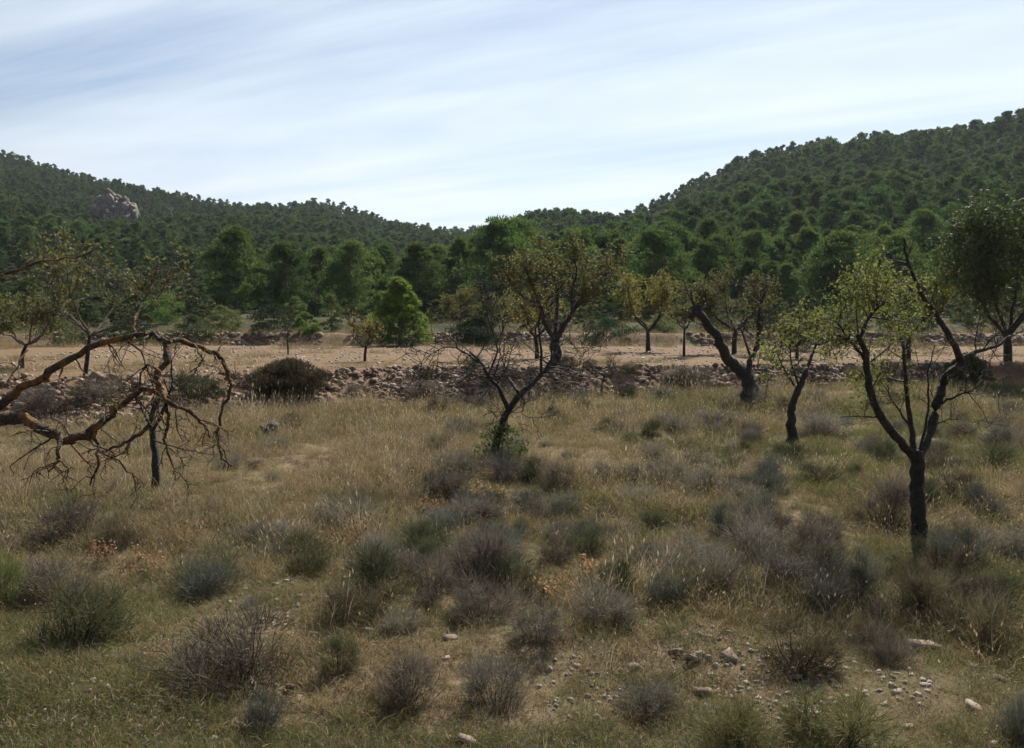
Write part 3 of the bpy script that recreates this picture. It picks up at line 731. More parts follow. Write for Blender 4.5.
# maquis shrubs on hills and between the trees
xs, ys = [], []
for y0 in np.arange(69, 560, 3.4):
    c = np.arange(-520, 520, 3.4); c = c[np.abs(c / y0) < .78]
    if y0 > 150: c = c[c / y0 < -.05]
    if y0 > 330: c = c[::2]
    xs.append(c + g.uniform(-1.4, 1.4, len(c))); ys.append(y0 + g.uniform(-1.4, 1.4, len(c)))
xs, ys = np.concatenate(xs), np.concatenate(ys)
dn = noise(xs * .06, ys * .06, 41); pxx = CX + xs / ys * F
k = ((dn > np.where(pxx < 215, -.42, -.25)) & (g.uniform(size=len(xs)) < .92)) & ~((pxx > 420) & (pxx < 480) & (ys < 72)); k &= ~((pxx > 215) & (ys < 72) & (dn < -.08))
xs, ys, pxx = xs[k], ys[k], pxx[k]; n = len(xs)
s = g.uniform(.35, 1.0, n) * np.where((pxx < 215), 1.15, .85)
gn_scatter('maquis_scrub', [m_ for m_, _ in SHR], np.stack([xs, ys, H(xs, ys) - .1], -1), np.stack([0 * s, 0 * s, g.uniform(0, 6.28, n)], -1), np.stack([s, s, s * g.uniform(.7, 1.1, n)], -1), g.integers(0, 3, n),
           label='olive green scrub covering the ground between and below the pines', cat='scrub')

# ------------------------------------------------------------------ rock outcrop on the left hill
g = np.random.default_rng(70)
cY = 325.0; mb = MB()
for k in range(220):
    q = g.uniform() ** .8; px_ = 93 + 41 * q; top = 208 - 12 * math.sin(math.pi * min(1, q * .75 + .12)) + g.uniform(-1, 3); bot = 214 + 22 * q
    py_ = top + (bot - top) * g.uniform() ** .8
    sz = g.uniform(.8, 2.2); p = P(px_, py_, cY + (bot - py_) * .25 + g.uniform(-1.5, 2.5))
    rock(mb, p, np.array([sz * .8, sz * .9, sz * g.uniform(.8, 1.7)]), g)
o = mb.obj('rock_outcrop', M['cliff']); tag(o, 'pale limestone outcrop showing through the pines high on the left hillside', 'rock')

# ------------------------------------------------------------------ bushes
def bush_mesh(seed, h, w, K, per, L, wd, mt, low=.0):
    return pine_meshes(seed, h, w, K, per, L, wd, mt, low=low)
def bush(name, label, px, Y, h, w, mt, seed, K=40, per=120, L=.14, wd=.05, group=None):
    cm_, tm_ = pine_meshes(seed, h, w, K, per, L, wd, mt, low=.0)
    b = on(px, Y); r = empty(name, b)
    for n_, me in (('stem', tm_), ('crown', cm_)):
        o = bpy.data.objects.new(n_, me); C.objects.link(o); o.parent = r
    tag(r, label, 'bush', group); return r
bush('bush', 'dark green mastic bush beyond the soil strip, left of the small bright bush', 272, 61, 1.9, 4.0, 'mastic', 701)
bush('bush', 'small bright green bush just right of the dark mastic bush', 307, 59, 1.5, 2.0, 'bright', 702)
bush('bush', 'yellow-green bush behind the small bright bush', 295, 66, 2.8, 2.6, 'olivebush', 703)
bush('bush', 'spiky dark green bush at the edge of the soil strip beneath the small orange-brown almond', 478, 57, 2.0, 3.6, 'mastic', 704, L=.3, wd=.05)
bush('bush', 'low wide dark bush beneath the small orange-green almond', 606, 58, 1.7, 4.2, 'mastic', 705)
bush('bush', 'low green bush between the dark wide bush and the slender sapling', 660, 62, 1.3, 3.0, 'olivebush', 706)
bush('bush', 'tall yellow-green bush left of the bright young pine', 332, 66, 3.0, 2.4, 'olivebush', 707)
bush('bush', 'yellow-orange bush touching the left flank of the bright young pine', 376, 60, 2.8, 2.2, 'olivebush', 708)
bush('bush', 'pale green bush left of the dark mastic bush beyond the soil strip', 222, 64, 2.0, 3.0, 'olivebush', 709)
bush('bush', 'green bush right behind the arching boughs of the left almond', 195, 60, 2.0, 3.2, 'maquis', 710)
bush('bush', 'dark bush in the row behind the boughs, below the sparse pale-twigged almond', 130, 58, 1.8, 3.2, 'mastic', 711)
bush('bush', 'olive bush in the row near the left edge beyond the soil strip', 60, 57, 1.9, 3.6, 'maquis', 712)
bush('bush', 'yellowish bush at the very left edge beyond the soil strip', 12, 60, 2.2, 3.4, 'olivebush', 713)
bush('bush', 'dark green bush under the brownish almond at right beyond the soil', 770, 62, 1.7, 4.4, 'mastic', 714)
bush('bush', 'light olive bush beyond the soil right of the leaning trunk', 715, 66, 1.6, 3.4, 'olivebush', 715)
bush('bush', 'dark bush behind the forked foreground tree beyond the terrace wall', 900, 60, 1.9, 4.6, 'mastic', 716)
bush('bush', 'rounded olive bush left of the forked foreground tree beyond the terrace', 840, 64, 2.0, 4.0, 'maquis', 717)
bush('bush', 'dense dark thicket in the fork of the right foreground almond branch', 966, 31, 1.1, 1.9, 'maquis', 718)
bush('bush', 'green bush in the left shrubland under the low pine', 165, 72, 2.4, 3.6, 'bright', 719)
bush('bush', 'leafy sucker bush at the foot of the bare central almond tree', 503, YC - .1, .62, 1.1, 'olivebush', 720, K=26, per=50, L=.06, wd=.03)

# ------------------------------------------------------------------ field shrubs built of fine stems
def stem_shrub(seed, h, w, n, mt, wd=.006):
    """a cushion of woody stems, each ending in a spray of fine shoots of uneven height"""
    g = np.random.default_rng(seed); mb = MB()
    nb = 13; ca = g.uniform(0, 6.283, nb); cr = w * .36 * np.sqrt(g.uniform(size=nb)); ch = h * (.25 + .6 * g.uniform(size=nb) ** 1.2) * (1 - cr / w * .5)
    cen = np.stack([np.cos(ca) * cr, np.sin(ca) * cr, ch], -1); cs = g.uniform(.07, .21, nb) * w; cc_ = g.normal(size=nb) * .16
    root = cen * np.array([.35, .35, 0]); d = unit(cen - root); L = np.linalg.norm(cen - root, axis=1)
    for q in range(nb):
        tube(mb, [root[q], root[q] + d[q] * L[q] * .5 + g.normal(size=3) * .015, cen[q]], [.007, .005, .003], 4, c=.15)
    k = g.integers(0, nb, n); off = g.normal(size=(n, 3)) * cs[k][:, None] * np.array([.62, .62, .45])
    p = cen[k] + off; p[:, 2] = np.abs(p[:, 2]) + .01
    d = unit(off / cs[k][:, None] * .7 + np.array([0, 0, .8]) + (p * np.array([1, 1, 0])) / w * .8 + g.normal(size=(n, 3)) * .52)
    Ls = h * .24 * g.uniform(.3, 1.3, n)
    blades(mb, p, d, Ls, wd * g.uniform(.6, 1.2, n), .15, np.clip(.42 + cc_[k] + g.normal(size=n) * .25, 0, 1), g)
    m = n // 4; kk = g.integers(0, nb, m)                    # low skirt of shoots near the ground
    th = g.uniform(0, 6.283, m); rr = w * .42 * np.sqrt(g.uniform(size=m)); pb = np.stack([np.cos(th) * rr, np.sin(th) * rr, np.zeros(m)], -1)
    blades(mb, pb, unit(pb / w * 1.5 + np.array([0, 0, 1]) + g.normal(size=(m, 3)) * .4), h * g.uniform(.2, .6, m), wd, .3, g.uniform(0, .6, m), g)
    m = n // 3; k = g.integers(0, n, m)                      # thin dry flower stalks standing proud
    blades(mb, p[k], unit(d[k] + np.array([0, 0, .6]) + g.normal(size=(m, 3)) * .15), h * g.uniform(.25, .5, m), wd * .6, .1, g.uniform(.5, 1, m), g)
    return mb.mesh('shrub', M[mt])
KINDS = {}
def shrub_kind(mt):
    if mt not in KINDS: KINDS[mt] = [stem_shrub(800 + 10 * len(KINDS) + q, .5, .8, 1500, mt, .0055) for q in range(5)]
    return KINDS[mt]
sl = [
 (235, 685, 140, 85, 'heather_dark', 'broadest grey-violet shrub in the left foreground'),
 (75, 642, 125, 74, 'darkgreen', 'dark green wide shrub in the foreground near the left edge'),
 (340, 668, 48, 46, 'darkgreen', 'small upright dark shrub just right of the broadest grey-violet shrub'),
 (405, 702, 78, 60, 'heather_dark', 'grey fine-stemmed shrub in the foreground, below a pale stone'),
 (495, 706, 78, 62, 'heather', 'purplish dry shrub in the bottom centre foreground'),
 (262, 735, 52, 58, 'bluegrey', 'pale blue-grey tuft below the broadest grey-violet shrub'),
 (478, 582, 82, 66, 'heather_dark', 'dark purple-brown shrub below the orange spurge in the centre'),
 (380, 592, 82, 58, 'darkgreen', 'loose green-brown shrub left of the dark purple-brown centre shrub'),
 (615, 590, 52, 48, 'darkgreen', 'compact dark green shrub leaning right beside the orange-leaved spurge'),
 (538, 642, 68, 46, 'heather', 'low grey shrub above the purplish dry shrub at bottom centre'),
 (720, 594, 72, 58, 'heather', 'grey-violet loose shrub right of the compact dark green shrub'),
 (722, 534, 34, 46, 'bluegrey', 'upright blue-green santolina tuft with a purple neighbour at its right'),
 (753, 541, 44, 42, 'heather', 'purple-brown shrub touching the blue-green tuft from the right'),
 (861, 592, 42, 56, 'bluegrey', 'narrow blue-grey shrub leaning in front-left of the forked tree'),
 (776, 588, 42, 42, 'heather', 'small grey shrub between the grey-violet loose shrub and the narrow blue-grey one'),
 (962, 564, 62, 46, 'bluegrey', 'wide blue-grey shrub just right of the forked tree base'),
 (976, 506, 36, 32, 'bluegrey', 'small blue-grey shrub upslope of the wide blue-grey shrub at right'),
 (882, 524, 62, 60, 'heather_dark', 'tall purple-brown shrub immediately left of the forked tree trunk'),
 (885, 461, 36, 30, 'darkgreen', 'small dark green shrub left of the fork of the right foreground tree'),
 (818, 482, 56, 24, 'darkgreen', 'low spreading grey-green shrub below the thin dark almond'),
 (775, 492, 34, 26, 'bluegrey', 'rounded pale blue shrub below the thin dark almond'),
 (668, 482, 52, 30, 'heather', 'purplish shrub in the field below the knee-high sapling'),
 (636, 503, 44, 26, 'heather', 'grey shrub in a cluster in the middle of the field'),
 (652, 527, 40, 24, 'darkgreen', 'darker shrub at the bottom of the mid-field cluster'),
 (560, 487, 56, 34, 'heather_dark', 'dark-based grey shrub right of the bare central almond foot'),
 (541, 520, 34, 20, 'heather_dark', 'tiny dark shrub below the dark-based grey shrub'),
 (462, 437, 46, 26, 'heather', 'grey shrub left of the bare central almond, near the wall'),
 (455, 474, 52, 28, 'heather', 'grey shrub left of the foot of the bare central almond'),
 (470, 525, 70, 34, 'heather', 'pale grey shrub above the orange spurge in the centre'),
 (342, 522, 78, 32, 'heather', 'wide low grey shrub in the pale straw left of centre'),
 (250, 545, 52, 30, 'heather', 'grey low shrub left of the wide low grey shrub'),
 (310, 555, 60, 30, 'darkgreen', 'greenish low shrub below the wide low grey shrub'),
 (755, 405, 26, 22, 'heather', 'little grey shrub against the base of the thick trunk'),
 (622, 392, 34, 24, 'heather_dark', 'dark grey shrub at the rubble wall right of the leafless sapling'),
 (820, 432, 56, 26, 'heather', 'grey shrub between the thin dark almond and the forked tree'),
 (1000, 442, 42, 28, 'heather', 'grey shrub at the right edge beyond the forked tree'),
 (715, 425, 46, 22, 'heather', 'grey shrub left of the thick leaning trunk base'),
 (930, 606, 80, 50, 'brownbush', 'brown wispy shrub below the wide blue-grey shrub at right'),
 (975, 640, 90, 60, 'brownbush', 'thick brown-olive tussock in the right foreground by the edge'),
 (800, 664, 100, 56, 'brownbush', 'wispy brown tussock above the stony patch in the right foreground'),
 (888, 660, 52, 50, 'heather_dark', 'dark grey shrub left of the pinkish boulder'),
 (648, 712, 90, 44, 'heather', 'thin grey shrub in the foreground right of the purplish one'),
 (840, 742, 120, 60, 'olive_grass', 'soft light green tussock at the bottom right'),
 (735, 745, 90, 46, 'olive_grass', 'soft green tussock at the bottom edge right of the thin grey shrub'),
 (6, 604, 56, 60, 'olivebush', 'fresh green feathery broom cut by the left edge in the foreground'),
 (1012, 735, 40, 60, 'bluegrey', 'blue-grey shrub cut by the bottom right corner'),
 (505, 478, 60, 30, 'heather', 'grey shrub just below the sucker bush of the central almond'),
 (695, 470, 40, 24, 'heather', 'small violet shrub right of the purplish mid-field shrub'),
 (930, 470, 40, 34, 'heather_dark', 'dark shrub directly behind the forked tree trunk'),
]
g = np.random.default_rng(55)
def place_shrub(px, py, w, h, mt, label, group='low shrubs scattered through the dry field', pos=None):
    b = hit(px, py) if pos is None else pos
    Wm, Hm = w / F * b[1], h / F * b[1]
    me = shrub_kind(mt)[g.integers(5)]
    o = bpy.data.objects.new('shrub', me); C.objects.link(o)
    o.location = b - np.array([0, 0, .02]); o.rotation_euler = (g.normal() * .08, g.normal() * .08, g.uniform(0, 6.28))
    o.scale = (Wm / .92, Wm / .92 * g.uniform(.75, 1.2), Hm / .56); tag(o, label, 'shrub', group); return o, b
spots = []
for r in sl:
    o, b = place_shrub(r[0], r[1] + 2, r[2] * 1.06, r[3] * .98, *r[4:]); spots.append(b[:2])
# small lookalike cushions further out
lk = {'heather': 'small greyish-purple cushion shrub among the mid-field grass', 'heather_dark': 'small dark purple-brown cushion shrub among the field grass',
      'darkgreen': 'small dark green cushion shrub among the field grass', 'bluegrey': 'small blue-grey cushion shrub among the field grass', 'brownbush': 'small brown wispy cushion shrub among the field grass'}
cnt = 0
while cnt < 200:
    py = 398 + 240 * g.uniform() ** 1.35; pxr = g.uniform(10, 1014)
    if pxr < 400 and g.uniform() < .8: continue
    if pxr > 430 and py > 600 and g.uniform() < .6: continue
    b = hit(pxr, py)
    if b[1] > float(ybase(b[0])) - .3: continue
    if spots and np.min(np.hypot(*(np.array(spots) - b[:2]).T)) < .30: continue
    mt = g.choice(['heather', 'heather', 'heather_dark', 'darkgreen', 'bluegrey', 'brownbush'])
    Wm = g.uniform(.25, .82); sc_ = F / b[1]
    place_shrub(pxr, py, Wm * sc_, Wm * g.uniform(.45, .7) * sc_, mt, lk[mt], pos=b); spots.append(b[:2]); cnt += 1
# shrubs along and on the bank
for k in range(34):
    xx_ = g.uniform(-11, 17); t_ = g.uniform(-.1, 1.05); yy_ = float(ybase(xx_) + (ytop(xx_) - ybase(xx_)) * t_)
    mt = g.choice(['brownbush', 'heather_dark', 'heather', 'dome']); Wm = g.uniform(.35, 1.0); sc_ = F / yy_
    place_shrub(0, 0, Wm * sc_, Wm * g.uniform(.4, .6) * sc_, mt, {'brownbush': 'brown wispy shrub growing out of the rubble terrace edge', 'heather_dark': 'dark grey-brown shrub growing out of the rubble terrace edge', 'heather': 'pale grey shrub growing out of the rubble terrace edge', 'dome': 'blackish brown shrub growing out of the rubble terrace edge'}[mt],
                'shrubs growing along the terrace wall', np.array([xx_, yy_, float(H(xx_, yy_))]))
for (px, py, w, h, mt, lab) in [
    (195, 400, 80, 36, 'darkgreen', 'dark matted shrub on the bank left of the domed brown bush'),
    (45, 412, 70, 30, 'heather_dark', 'dark shrub on the bank beneath the upper arching bough'),
    (105, 400, 70, 26, 'heather_dark', 'grey-brown shrub on the bank between the two arching boughs'),
    (425, 398, 60, 22, 'heather_dark', 'dark shrub along the wall left of the bare central almond'),
    (690, 385, 60, 22, 'heather_dark', 'dark shrub on the rubble wall left of the thick trunk'),
    (860, 385, 50, 22, 'brownbush', 'brown shrub on the rubble wall behind the forked tree'),
    (800, 352, 30, 16, 'brownbush', 'dry tuft on top of the terrace wall behind the thin dark almond')]:
    place_shrub(px, py, w, h, mt, lab, 'shrubs growing along the terrace wall')
bush('domed_bush', 'large domed brown-green bush on the bank at the left end of the rubble wall', 287, hit(285, 397)[1] + .4, 1.0, 2.4, 'dome', 730, K=80, per=260, L=.12, wd=.018)

# orange-leaved spurge patches
def spurge_mesh(seed):
    g = np.random.default_rng(seed); mb = MB(); n = 16
    base = g.normal(size=(n, 3)) * np.array([.11, .11, 0]); d = unit(g.normal(size=(n, 3)) * .35 + np.array([0, 0, 1]))
    L = g.uniform(.18, .32, n); blades(mb, base, d, L, .006, .1, .1, g)
    for q in range(n):
        m = 11; t = g.uniform(.4, 1, m)[:, None]; c = base[q] + d[q] * L[q] * t + g.normal(size=(m, 3)) * .02
        leaves(mb, c, unit(g.normal(size=(m, 3)) + np.array([0, 0, .4])), .05, .022, g=g)
    return mb.mesh('spurge', M['spurge'])
sm_ = [spurge_mesh(900 + k) for k in range(3)]
for px, py, s, lab in [(485, 505, 1.3, 'orange-leaved spurge in the centre of the field, right stems of the pale grey shrub'), (432, 515, 1.0, 'small orange spurge left of the pale grey central shrub'),
                  (585, 585, 1.0, 'orange-tan dry spurge at the left of the compact dark green shrub'), (100, 565, .9, 'orange-leaved spurge above the dark green wide shrub at left'),
                  (145, 575, .9, 'orange spurge to the right above the dark green wide shrub at left'), (352, 545, 1.0, 'faded orange spurge below the wide low grey shrub'),
                  (448, 500, .9, 'rust-coloured spurge beside the grey shrub at the centre'), (722, 500, .8, 'rusty spurge above the blue-green tuft on the right'), (560, 600, .9, 'tan spurge stems above the low grey shrub')]:
    o = bpy.data.objects.new('spurge_plant', sm_[g.integers(3)]); C.objects.link(o); o.location = hit(px, py); o.rotation_euler = (0, 0, g.uniform(0, 6)); o.scale = (s,) * 3
    tag(o, lab, 'plant', 'orange-leaved spurge plants in the field')

# tree stump
b = hit(272, 438); root = empty('tree_stump', b); tag(root, 'short weathered grey tree stump standing in the straw left of centre', 'stump')
mb = MB(); pts = spline([(0, 0, -.1), (.02, 0, .15), (.01, .02, .30)], 3); rr = np.array([.2, .17, .15, .14, .14, .15, .13])
tube(mb, pts, rr[:len(pts)], 11, knob=.2, g=g); tube(mb, [pts[-1] - [0, 0, .0], pts[-1] + [0, 0, .02]], [.13, .01], 11, g=g)
tube(mb, [[-.1, 0, .1], [-.2, .02, .2], [-.26, .02, .26]], [.07, .05, .03], 7, knob=.2, g=g); mb.obj('trunk', M['deadwood'], root)

# ------------------------------------------------------------------ stones
for px, py, s, mt, lab in [(925, 648, .095, 'stone_warm', 'large pinkish boulder in the right foreground grass'), (368, 632, .055, 'stone', 'pale stone above the grey fine-stemmed shrub, right of the small dark one'),
    (292, 692, .06, 'stone', 'whitish stone at the lower right of the broadest grey-violet shrub'), (452, 640, .06, 'stone', 'brown flat stone above the purplish dry shrub'),
    (706, 692, .075, 'stone_warm', 'long flat tan stone in the foreground right of centre'), (730, 658, .06, 'stone', 'whitish flat stone above the long flat tan one'),
    (690, 612, .05, 'stone', 'flat pale stone below the grey-violet loose shrub'), (612, 614, .05, 'stone_warm', 'brown stone below the compact dark green shrub'),
    (145, 664, .05, 'stone', 'pale flat stone between the two big shrubs at the left'), (997, 680, .055, 'stone', 'white-topped stone near the right edge of the foreground'),
    (975, 668, .045, 'stone', 'grey stone just left of the white-topped stone at right'), (975, 710, .05, 'stone_warm', 'tan stone below the grey stone near the right edge'),
    (692, 660, .05, 'stone_warm', 'reddish stone left of the whitish flat stone'), (675, 655, .045, 'stone', 'small tan stone in the stony patch right of centre'),
    (632, 668, .05, 'stone', 'stone in the grass left of the stony patch'), (825, 668, .05, 'stone', 'pale stone under the wispy brown tussock at right'),
    (795, 680, .04, 'stone', 'small white stone left of the pale one under the brown tussock'), (470, 744, .06, 'stone', 'white stone at the bottom edge of the picture, near centre'),
    (300, 700, .035, 'stone_warm', 'small tan stone beside the whitish one at lower left'), (445, 662, .03, 'stone', 'tiny white stone under the brown flat stone'),
    (905, 728, .04, 'stone', 'white stone by the soft light green tussock')]:
    mb = MB(); rock(mb, np.zeros(3), np.array([s * 1.25, s * .95, s * .42]), g); b = hit(px, py)
    o = mb.obj('stone', M[mt]); o.location = b + np.array([0, 0, s * .02]); tag(o, lab, 'stone')
pm = []
for k in range(6):
    mb = MB(); rock(mb, np.zeros(3), np.array([.5, .42, .3]), g, c_=g.uniform()); pm.append(mb.mesh('pebble', M['pebble']))
px_ = g.uniform(0, 1024, 9000); py_ = 400 + 348 * g.uniform(size=9000) ** .8
cond = noise(px_ * .012, py_ * .02, 51) + .16 * np.exp(-((px_ - 690) ** 2 / 16000 + (py_ - 660) ** 2 / 4000)) + .12 * np.exp(-((px_ - 840) ** 2 / 16000 + (py_ - 690) ** 2 / 900)) > .10
px_, py_ = px_[cond], py_[cond]
pp = np.array([hit(a, b) for a, b in zip(px_[:2600], py_[:2600])])
xt = g.uniform(-24, 24, 3500); yt_ = 24 + 36 * g.uniform(size=3500); kk = yt_ > ytop(xt)
xt, yt_ = xt[kk], yt_[kk]
pos = np.concatenate([pp, np.stack([xt, yt_, H(xt, yt_)], -1)]); n = len(pos)
s = np.concatenate([(.008 + .034 * g.uniform(size=len(pp)) ** 2.2), g.uniform(.04, .16, len(xt)) * g.uniform(.4, 1, len(xt))])
gn_scatter('scattered_pebbles', pm, pos, np.stack([g.normal(size=n) * .3, g.normal(size=n) * .3, g.uniform(0, 6.28, n)], -1), np.stack([s, s, s], -1) * 1.4, g.integers(0, 6, n), label='small pale stones strewn over the soil and field', cat='stones')

# ------------------------------------------------------------------ grass
def tuft(seed, n, h, r, wd, mt, tilt=.35, bend=.5, heads=False):
    g = np.random.default_rng(seed); mb = MB()
    base = g.normal(size=(n, 3)) * np.array([r, r, 0]); base[:, 2] = -.02
    d = unit(g.normal(size=(n, 3)) * np.array([tilt, tilt, 0]) + base * 1.2 + np.array([0, 0, 1]))
    L = h * g.uniform(.35, 1.1, n); blades(mb, base, d, L, wd * g.uniform(.7, 1.3, n), bend, g=g)
    if heads:
        m = n // 3; tip = base[:m] + d[:m] * L[:m, None] * .93; leaves(mb, tip, d[:m], h * .13, wd * 3, g.uniform(.5, 1, m), g=g)
    return mb.mesh('tuft', M[mt])
T = [tuft(1, 46, .22, .09, .004, 'straw'), tuft(2, 50, .30, .10, .004, 'straw', heads=True), tuft(3, 26, .42, .07, .0035, 'straw_pale', .25, .4, True),
     tuft(4, 56, .13, .12, .004, 'olive_grass', .6, .6), tuft(5, 60, .10, .12, .004, 'green_grass', .7, .6), tuft(6, 50, .20, .10, .004, 'olive_grass', .4, .5),
     tuft(7, 40, .10, .14, .005, 'straw', 1.1, .4), tuft(8, 34, .07, .15, .006, 'straw_pale', 1.6, .2), tuft(9, 40, .26, .12, .005, 'heather', .4, .3),
     tuft(10, 44, .09, .13, .006, 'brownbush', 1.2, .3), tuft(11, 16, .16, .10, .007, 'spurge', .7, .3, True)]
n0 = 60000
yy = 3.9 + 30 * g.uniform(size=n0) ** 1.25; xx = (g.uniform(size=n0) - .5) * 2 * (yy * .70 + 1.0)
dn = noise(xx * .9, yy * .9, 61) + noise(xx * 2.5, yy * 2.5, 62) * .5
ok = (yy < ybase(xx) + .25) & (dn > np.where(yy < 11, -.27, -.55))
# barer around the stony patches
for a, b, r in ((690, 655, .8), (840, 690, .8), (960, 690, .6)):
    q = hit(a, b); ok &= ~((np.hypot((xx - q[0]), (yy - q[1])) < r) & (g.uniform(size=n0) < .6))
xx, yy = xx[ok], yy[ok]
lx = 3.9 + 8.5 * g.uniform(size=26000) ** 1.1; ly = (g.uniform(size=26000) - .5) * 2 * (lx * .70 + .8)      # litter: flattened straw and low herbs near the camera
n_up = len(xx); xx = np.concatenate([xx, ly]); yy = np.concatenate([yy, lx]); n = len(xx)
straw = sm((yy - 8.5) / 6) * sm((1.5 - xx / yy * 3) / 2) * .62 + .14 + noise(xx * .4, yy * .4, 63) * .9 + noise(xx * 1.3, yy * 1.3, 65) * .5
lush = noise(xx * .7, yy * .7, 64) + .12 * (xx > 0) + .14 * (yy < 9)
rnd = g.uniform(size=n); pk = np.zeros(n, int)
A = g.choice([0, 0, 1, 2, 6, 7, 5, 9], n); B = g.choice([3, 4, 5, 5, 6, 7, 9, 3], n); Cc = g.choice([3, 4, 5, 5, 6, 7], n); D = g.choice([0, 3, 5, 6, 7, 7, 8, 9, 10], n)
pk = np.where(rnd < straw, A, np.where(lush > .1, Cc, np.where(lush > -.12, B, D)))
s = g.uniform(.55, 1.3, n) * (1 + .5 * sm((yy - 12) / 14)) * (1 + noise(xx * .8, yy * .8, 66) * .9); s = np.where(yy < 7, s * .8, s)
lit = np.arange(n) >= n_up; pk = np.where(lit, g.choice([6, 7, 7, 9, 3, 9, 0, 10], n), pk); s = np.where(lit, s * .8, s)
hz = np.where(yy < 9, .85, 1.0) * g.uniform(.5, 1.25, n)
grass = gn_scatter('field_grass', T, np.stack([xx, yy, H(xx, yy)], -1), np.stack([g.normal(size=n) * .12, g.normal(size=n) * .12, g.uniform(0, 6.28, n)], -1), np.stack([s, s, s * hz], -1), pk, label='dry straw-coloured and olive grass covering the field', cat='grass')
# weeds on terrace, bank and beyond
n0 = 9000; yy = 20 + 56 * g.uniform(size=n0); xx = (g.uniform(size=n0) - .5) * 2 * (yy * .72)
tt = ytop(xx); on_b = (yy > ybase(xx)) & (yy < tt + .4); back = yy > 56 + noise(xx * .1, yy * .1, 71) * 5; mid = (yy > tt) & (noise(xx * .25, yy * .25, 72) + noise(xx * .9, yy * .9, 73) * .5 > .13)
ok = on_b | back | mid; xx, yy = xx[ok], yy[ok]; n = len(xx); s = g.uniform(.9, 2.0, n) * np.where(yy > 50, 1.6, 1)
gn_scatter('terrace_weeds', T, np.stack([xx, yy, H(xx, yy)], -1), np.stack([g.normal(size=n) * .1, g.normal(size=n) * .1, g.uniform(0, 6.28, n)], -1), np.stack([s, s, s * .8], -1),
           g.choice([0, 1, 3, 5, 6, 9], n), label='thin dry weeds on the bank and the terraces beyond', cat='weeds')

# ------------------------------------------------------------------ air
mb = MB(); x0, x1, y0, y1, z0, z1 = -1500., 1500., -450., 2600., -800., 190.
vv = np.array([[x, y, z] for z in (z0, z1) for y in (y0, y1) for x in (x0, x1)])
mb.add(vv, [[0, 2, 3, 1], [4, 5, 7, 6], [0, 1, 5, 4], [2, 6, 7, 3], [0, 4, 6, 2], [1, 3, 7, 5]])
hm, N, L = mat('air'); out = N.new('ShaderNodeOutputMaterial'); pv = N.new('ShaderNodeVolumePrincipled')
pv.inputs['Color'].default_value = (.80, .88, 1, 1); pv.inputs['Density'].default_value = .00009; pv.inputs['Anisotropy'].default_value = .3
L.new(pv.outputs[0], out.inputs['Volume']); o = mb.obj('haze', hm); tag(o, kind='stuff')

# ------------------------------------------------------------------ light and sky
SUN_EL, SUN_AZ = 44, 22            # azimuth: degrees right of the view direction
w = bpy.data.worlds.new('World'); bpy.context.scene.world = w; w.use_nodes = True
N, L = w.node_tree.nodes, w.node_tree.links; N.clear()
out = N.new('ShaderNodeOutputWorld'); bg = N.new('ShaderNodeBackground'); bg.inputs[1].default_value = .059
sky = N.new('ShaderNodeTexSky'); sky.sky_type = 'NISHITA'; sky.sun_disc = False; sky.sun_elevation = R(SUN_EL); sky.sun_rotation = R(SUN_AZ)
sky.air_density = 1.1; sky.dust_density = .4; sky.ozone_density = 3.0
tc = N.new('ShaderNodeTexCoord'); sx = N.new('ShaderNodeSeparateXYZ'); L.new(tc.outputs['Generated'], sx.inputs[0])
def mth(op, a, b=None, c=None):
    m = N.new('ShaderNodeMath'); m.operation = op
    for k, v_ in enumerate((a, b, c)):
        if v_ is None: continue
        if isinstance(v_, (int, float)): m.inputs[k].default_value = v_
        else: L.new(v_, m.inputs[k])
    return m.outputs[0]
zc = mth('MAXIMUM', mth('ADD', sx.outputs[2], .06), .05)
cb = N.new('ShaderNodeCombineXYZ'); L.new(mth('DIVIDE', sx.outputs[0], zc), cb.inputs[0]); L.new(mth('DIVIDE', sx.outputs[1], zc), cb.inputs[1])
mp0 = N.new('ShaderNodeMapping'); mp0.inputs['Rotation'].default_value = (0, 0, R(-154)); L.new(cb.outputs[0], mp0.inputs[0])
mp = N.new('ShaderNodeMapping'); mp.inputs['Scale'].default_value = (.22, 1.3, 1); L.new(mp0.outputs[0], mp.inputs[0])
n1 = N.new('ShaderNodeTexNoise'); n1.inputs['Scale'].default_value = .6; n1.inputs['Detail'].default_value = 10; n1.inputs['Roughness'].default_value = .58; n1.inputs['Distortion'].default_value = .9
L.new(mp.outputs[0], n1.inputs['Vector'])
mp2 = N.new('ShaderNodeMapping'); mp2.inputs['Rotation'].default_value = (0, 0, R(12)); mp2.inputs['Scale'].default_value = (.25, .6, 1); mp2.inputs['Location'].default_value = (3, 1, 0); L.new(cb.outputs[0], mp2.inputs[0])
n2 = N.new('ShaderNodeTexNoise'); n2.inputs['Scale'].default_value = .7; n2.inputs['Detail'].default_value = 5; L.new(mp2.outputs[0], n2.inputs['Vector'])
cl = mth('ADD', mth('MULTIPLY', n1.outputs[0], .6), mth('MULTIPLY', n2.outputs[0], .5))
mr = N.new('ShaderNodeMapRange'); mr.inputs[1].default_value = .45; mr.inputs[2].default_value = .64; mr.inputs[4].default_value = .95; L.new(cl, mr.inputs[0])
lowg = N.new('ShaderNodeMapRange'); lowg.interpolation_type = 'SMOOTHSTEP'; lowg.inputs[1].default_value = .05; lowg.inputs[2].default_value = .34; lowg.inputs[3].default_value = .45; lowg.inputs[4].default_value = .03; L.new(sx.outputs[2], lowg.inputs[0])
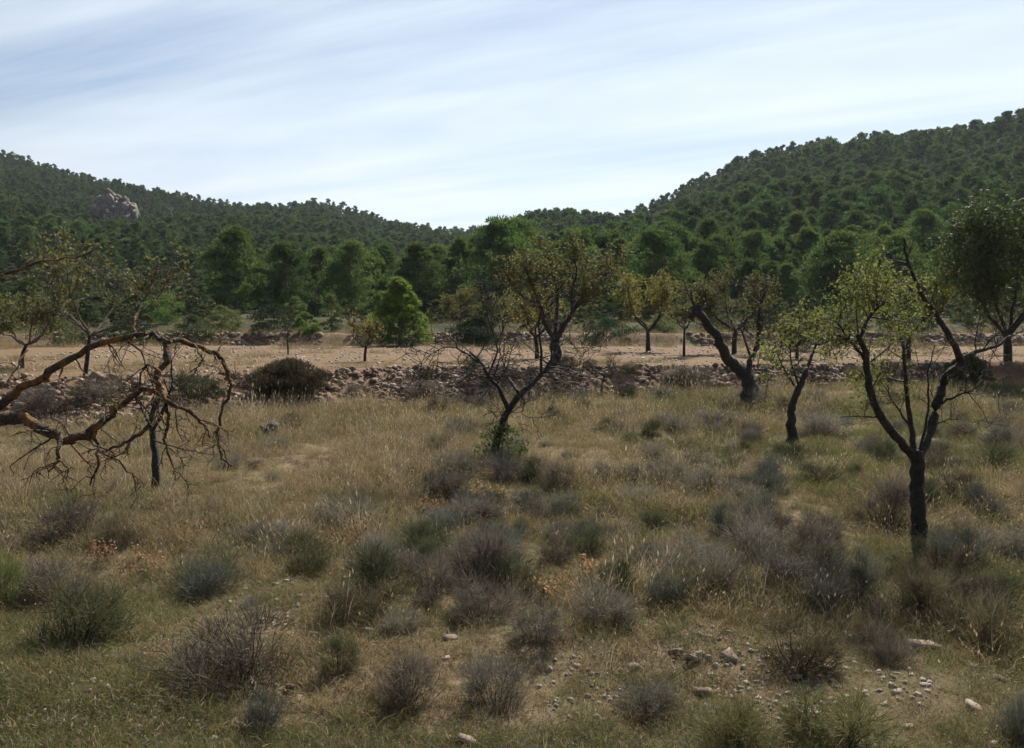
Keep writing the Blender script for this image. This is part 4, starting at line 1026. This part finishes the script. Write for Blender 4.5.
msk = mth('MINIMUM', mth('ADD', mth('MULTIPLY', mr.outputs[0], .8), lowg.outputs[0]), .96)
dvec = (math.sin(R(SUN_AZ)) * math.cos(R(SUN_EL)), math.cos(R(SUN_AZ)) * math.cos(R(SUN_EL)), math.sin(R(SUN_EL)))
dt = N.new('ShaderNodeVectorMath'); dt.operation = 'DOT_PRODUCT'; dt.inputs[1].default_value = dvec; L.new(tc.outputs['Generated'], dt.inputs[0])
ph = N.new('ShaderNodeMapRange'); ph.interpolation_type = 'SMOOTHSTEP'; ph.inputs[1].default_value = -.1; ph.inputs[2].default_value = .85; ph.inputs[3].default_value = .22; ph.inputs[4].default_value = 1.05; L.new(dt.outputs['Value'], ph.inputs[0])
cc = N.new('ShaderNodeVectorMath'); cc.operation = 'SCALE'; cc.inputs[0].default_value = (9.0, 9.9, 10.9); L.new(ph.outputs[0], cc.inputs['Scale'])
mx = N.new('ShaderNodeMix'); mx.data_type = 'RGBA'; L.new(msk, mx.inputs[0]); L.new(sky.outputs[0], mx.inputs[6]); L.new(cc.outputs[0], mx.inputs[7])
L.new(mx.outputs[2], bg.inputs[0]); L.new(bg.outputs[0], out.inputs[0])
sd = bpy.data.lights.new('sun', 'SUN'); sd.energy = 5.0; sd.angle = R(.6); sd.color = (1, .95, .87)
so = bpy.data.objects.new('sun', sd); C.objects.link(so)
dv = Vector((math.sin(R(SUN_AZ)) * math.cos(R(SUN_EL)), math.cos(R(SUN_AZ)) * math.cos(R(SUN_EL)), math.sin(R(SUN_EL))))
so.rotation_euler = dv.to_track_quat('Z', 'Y').to_euler(); so.location = (0, 0, 300)

cd = bpy.data.cameras.new('camera'); cd.sensor_width = 36; cd.lens = F / 1024 * 36; cd.clip_end = 6000; cd.clip_start = .05
co = bpy.data.objects.new('camera', cd); C.objects.link(co); co.location = (0, 0, CAMZ); co.rotation_euler = (math.pi / 2 - PITCH, 0, 0)
S = bpy.context.scene; S.camera = co
S.view_settings.view_transform = 'Standard'; S.view_settings.look = 'None'; S.view_settings.exposure = 0.74; S.view_settings.gamma = 1
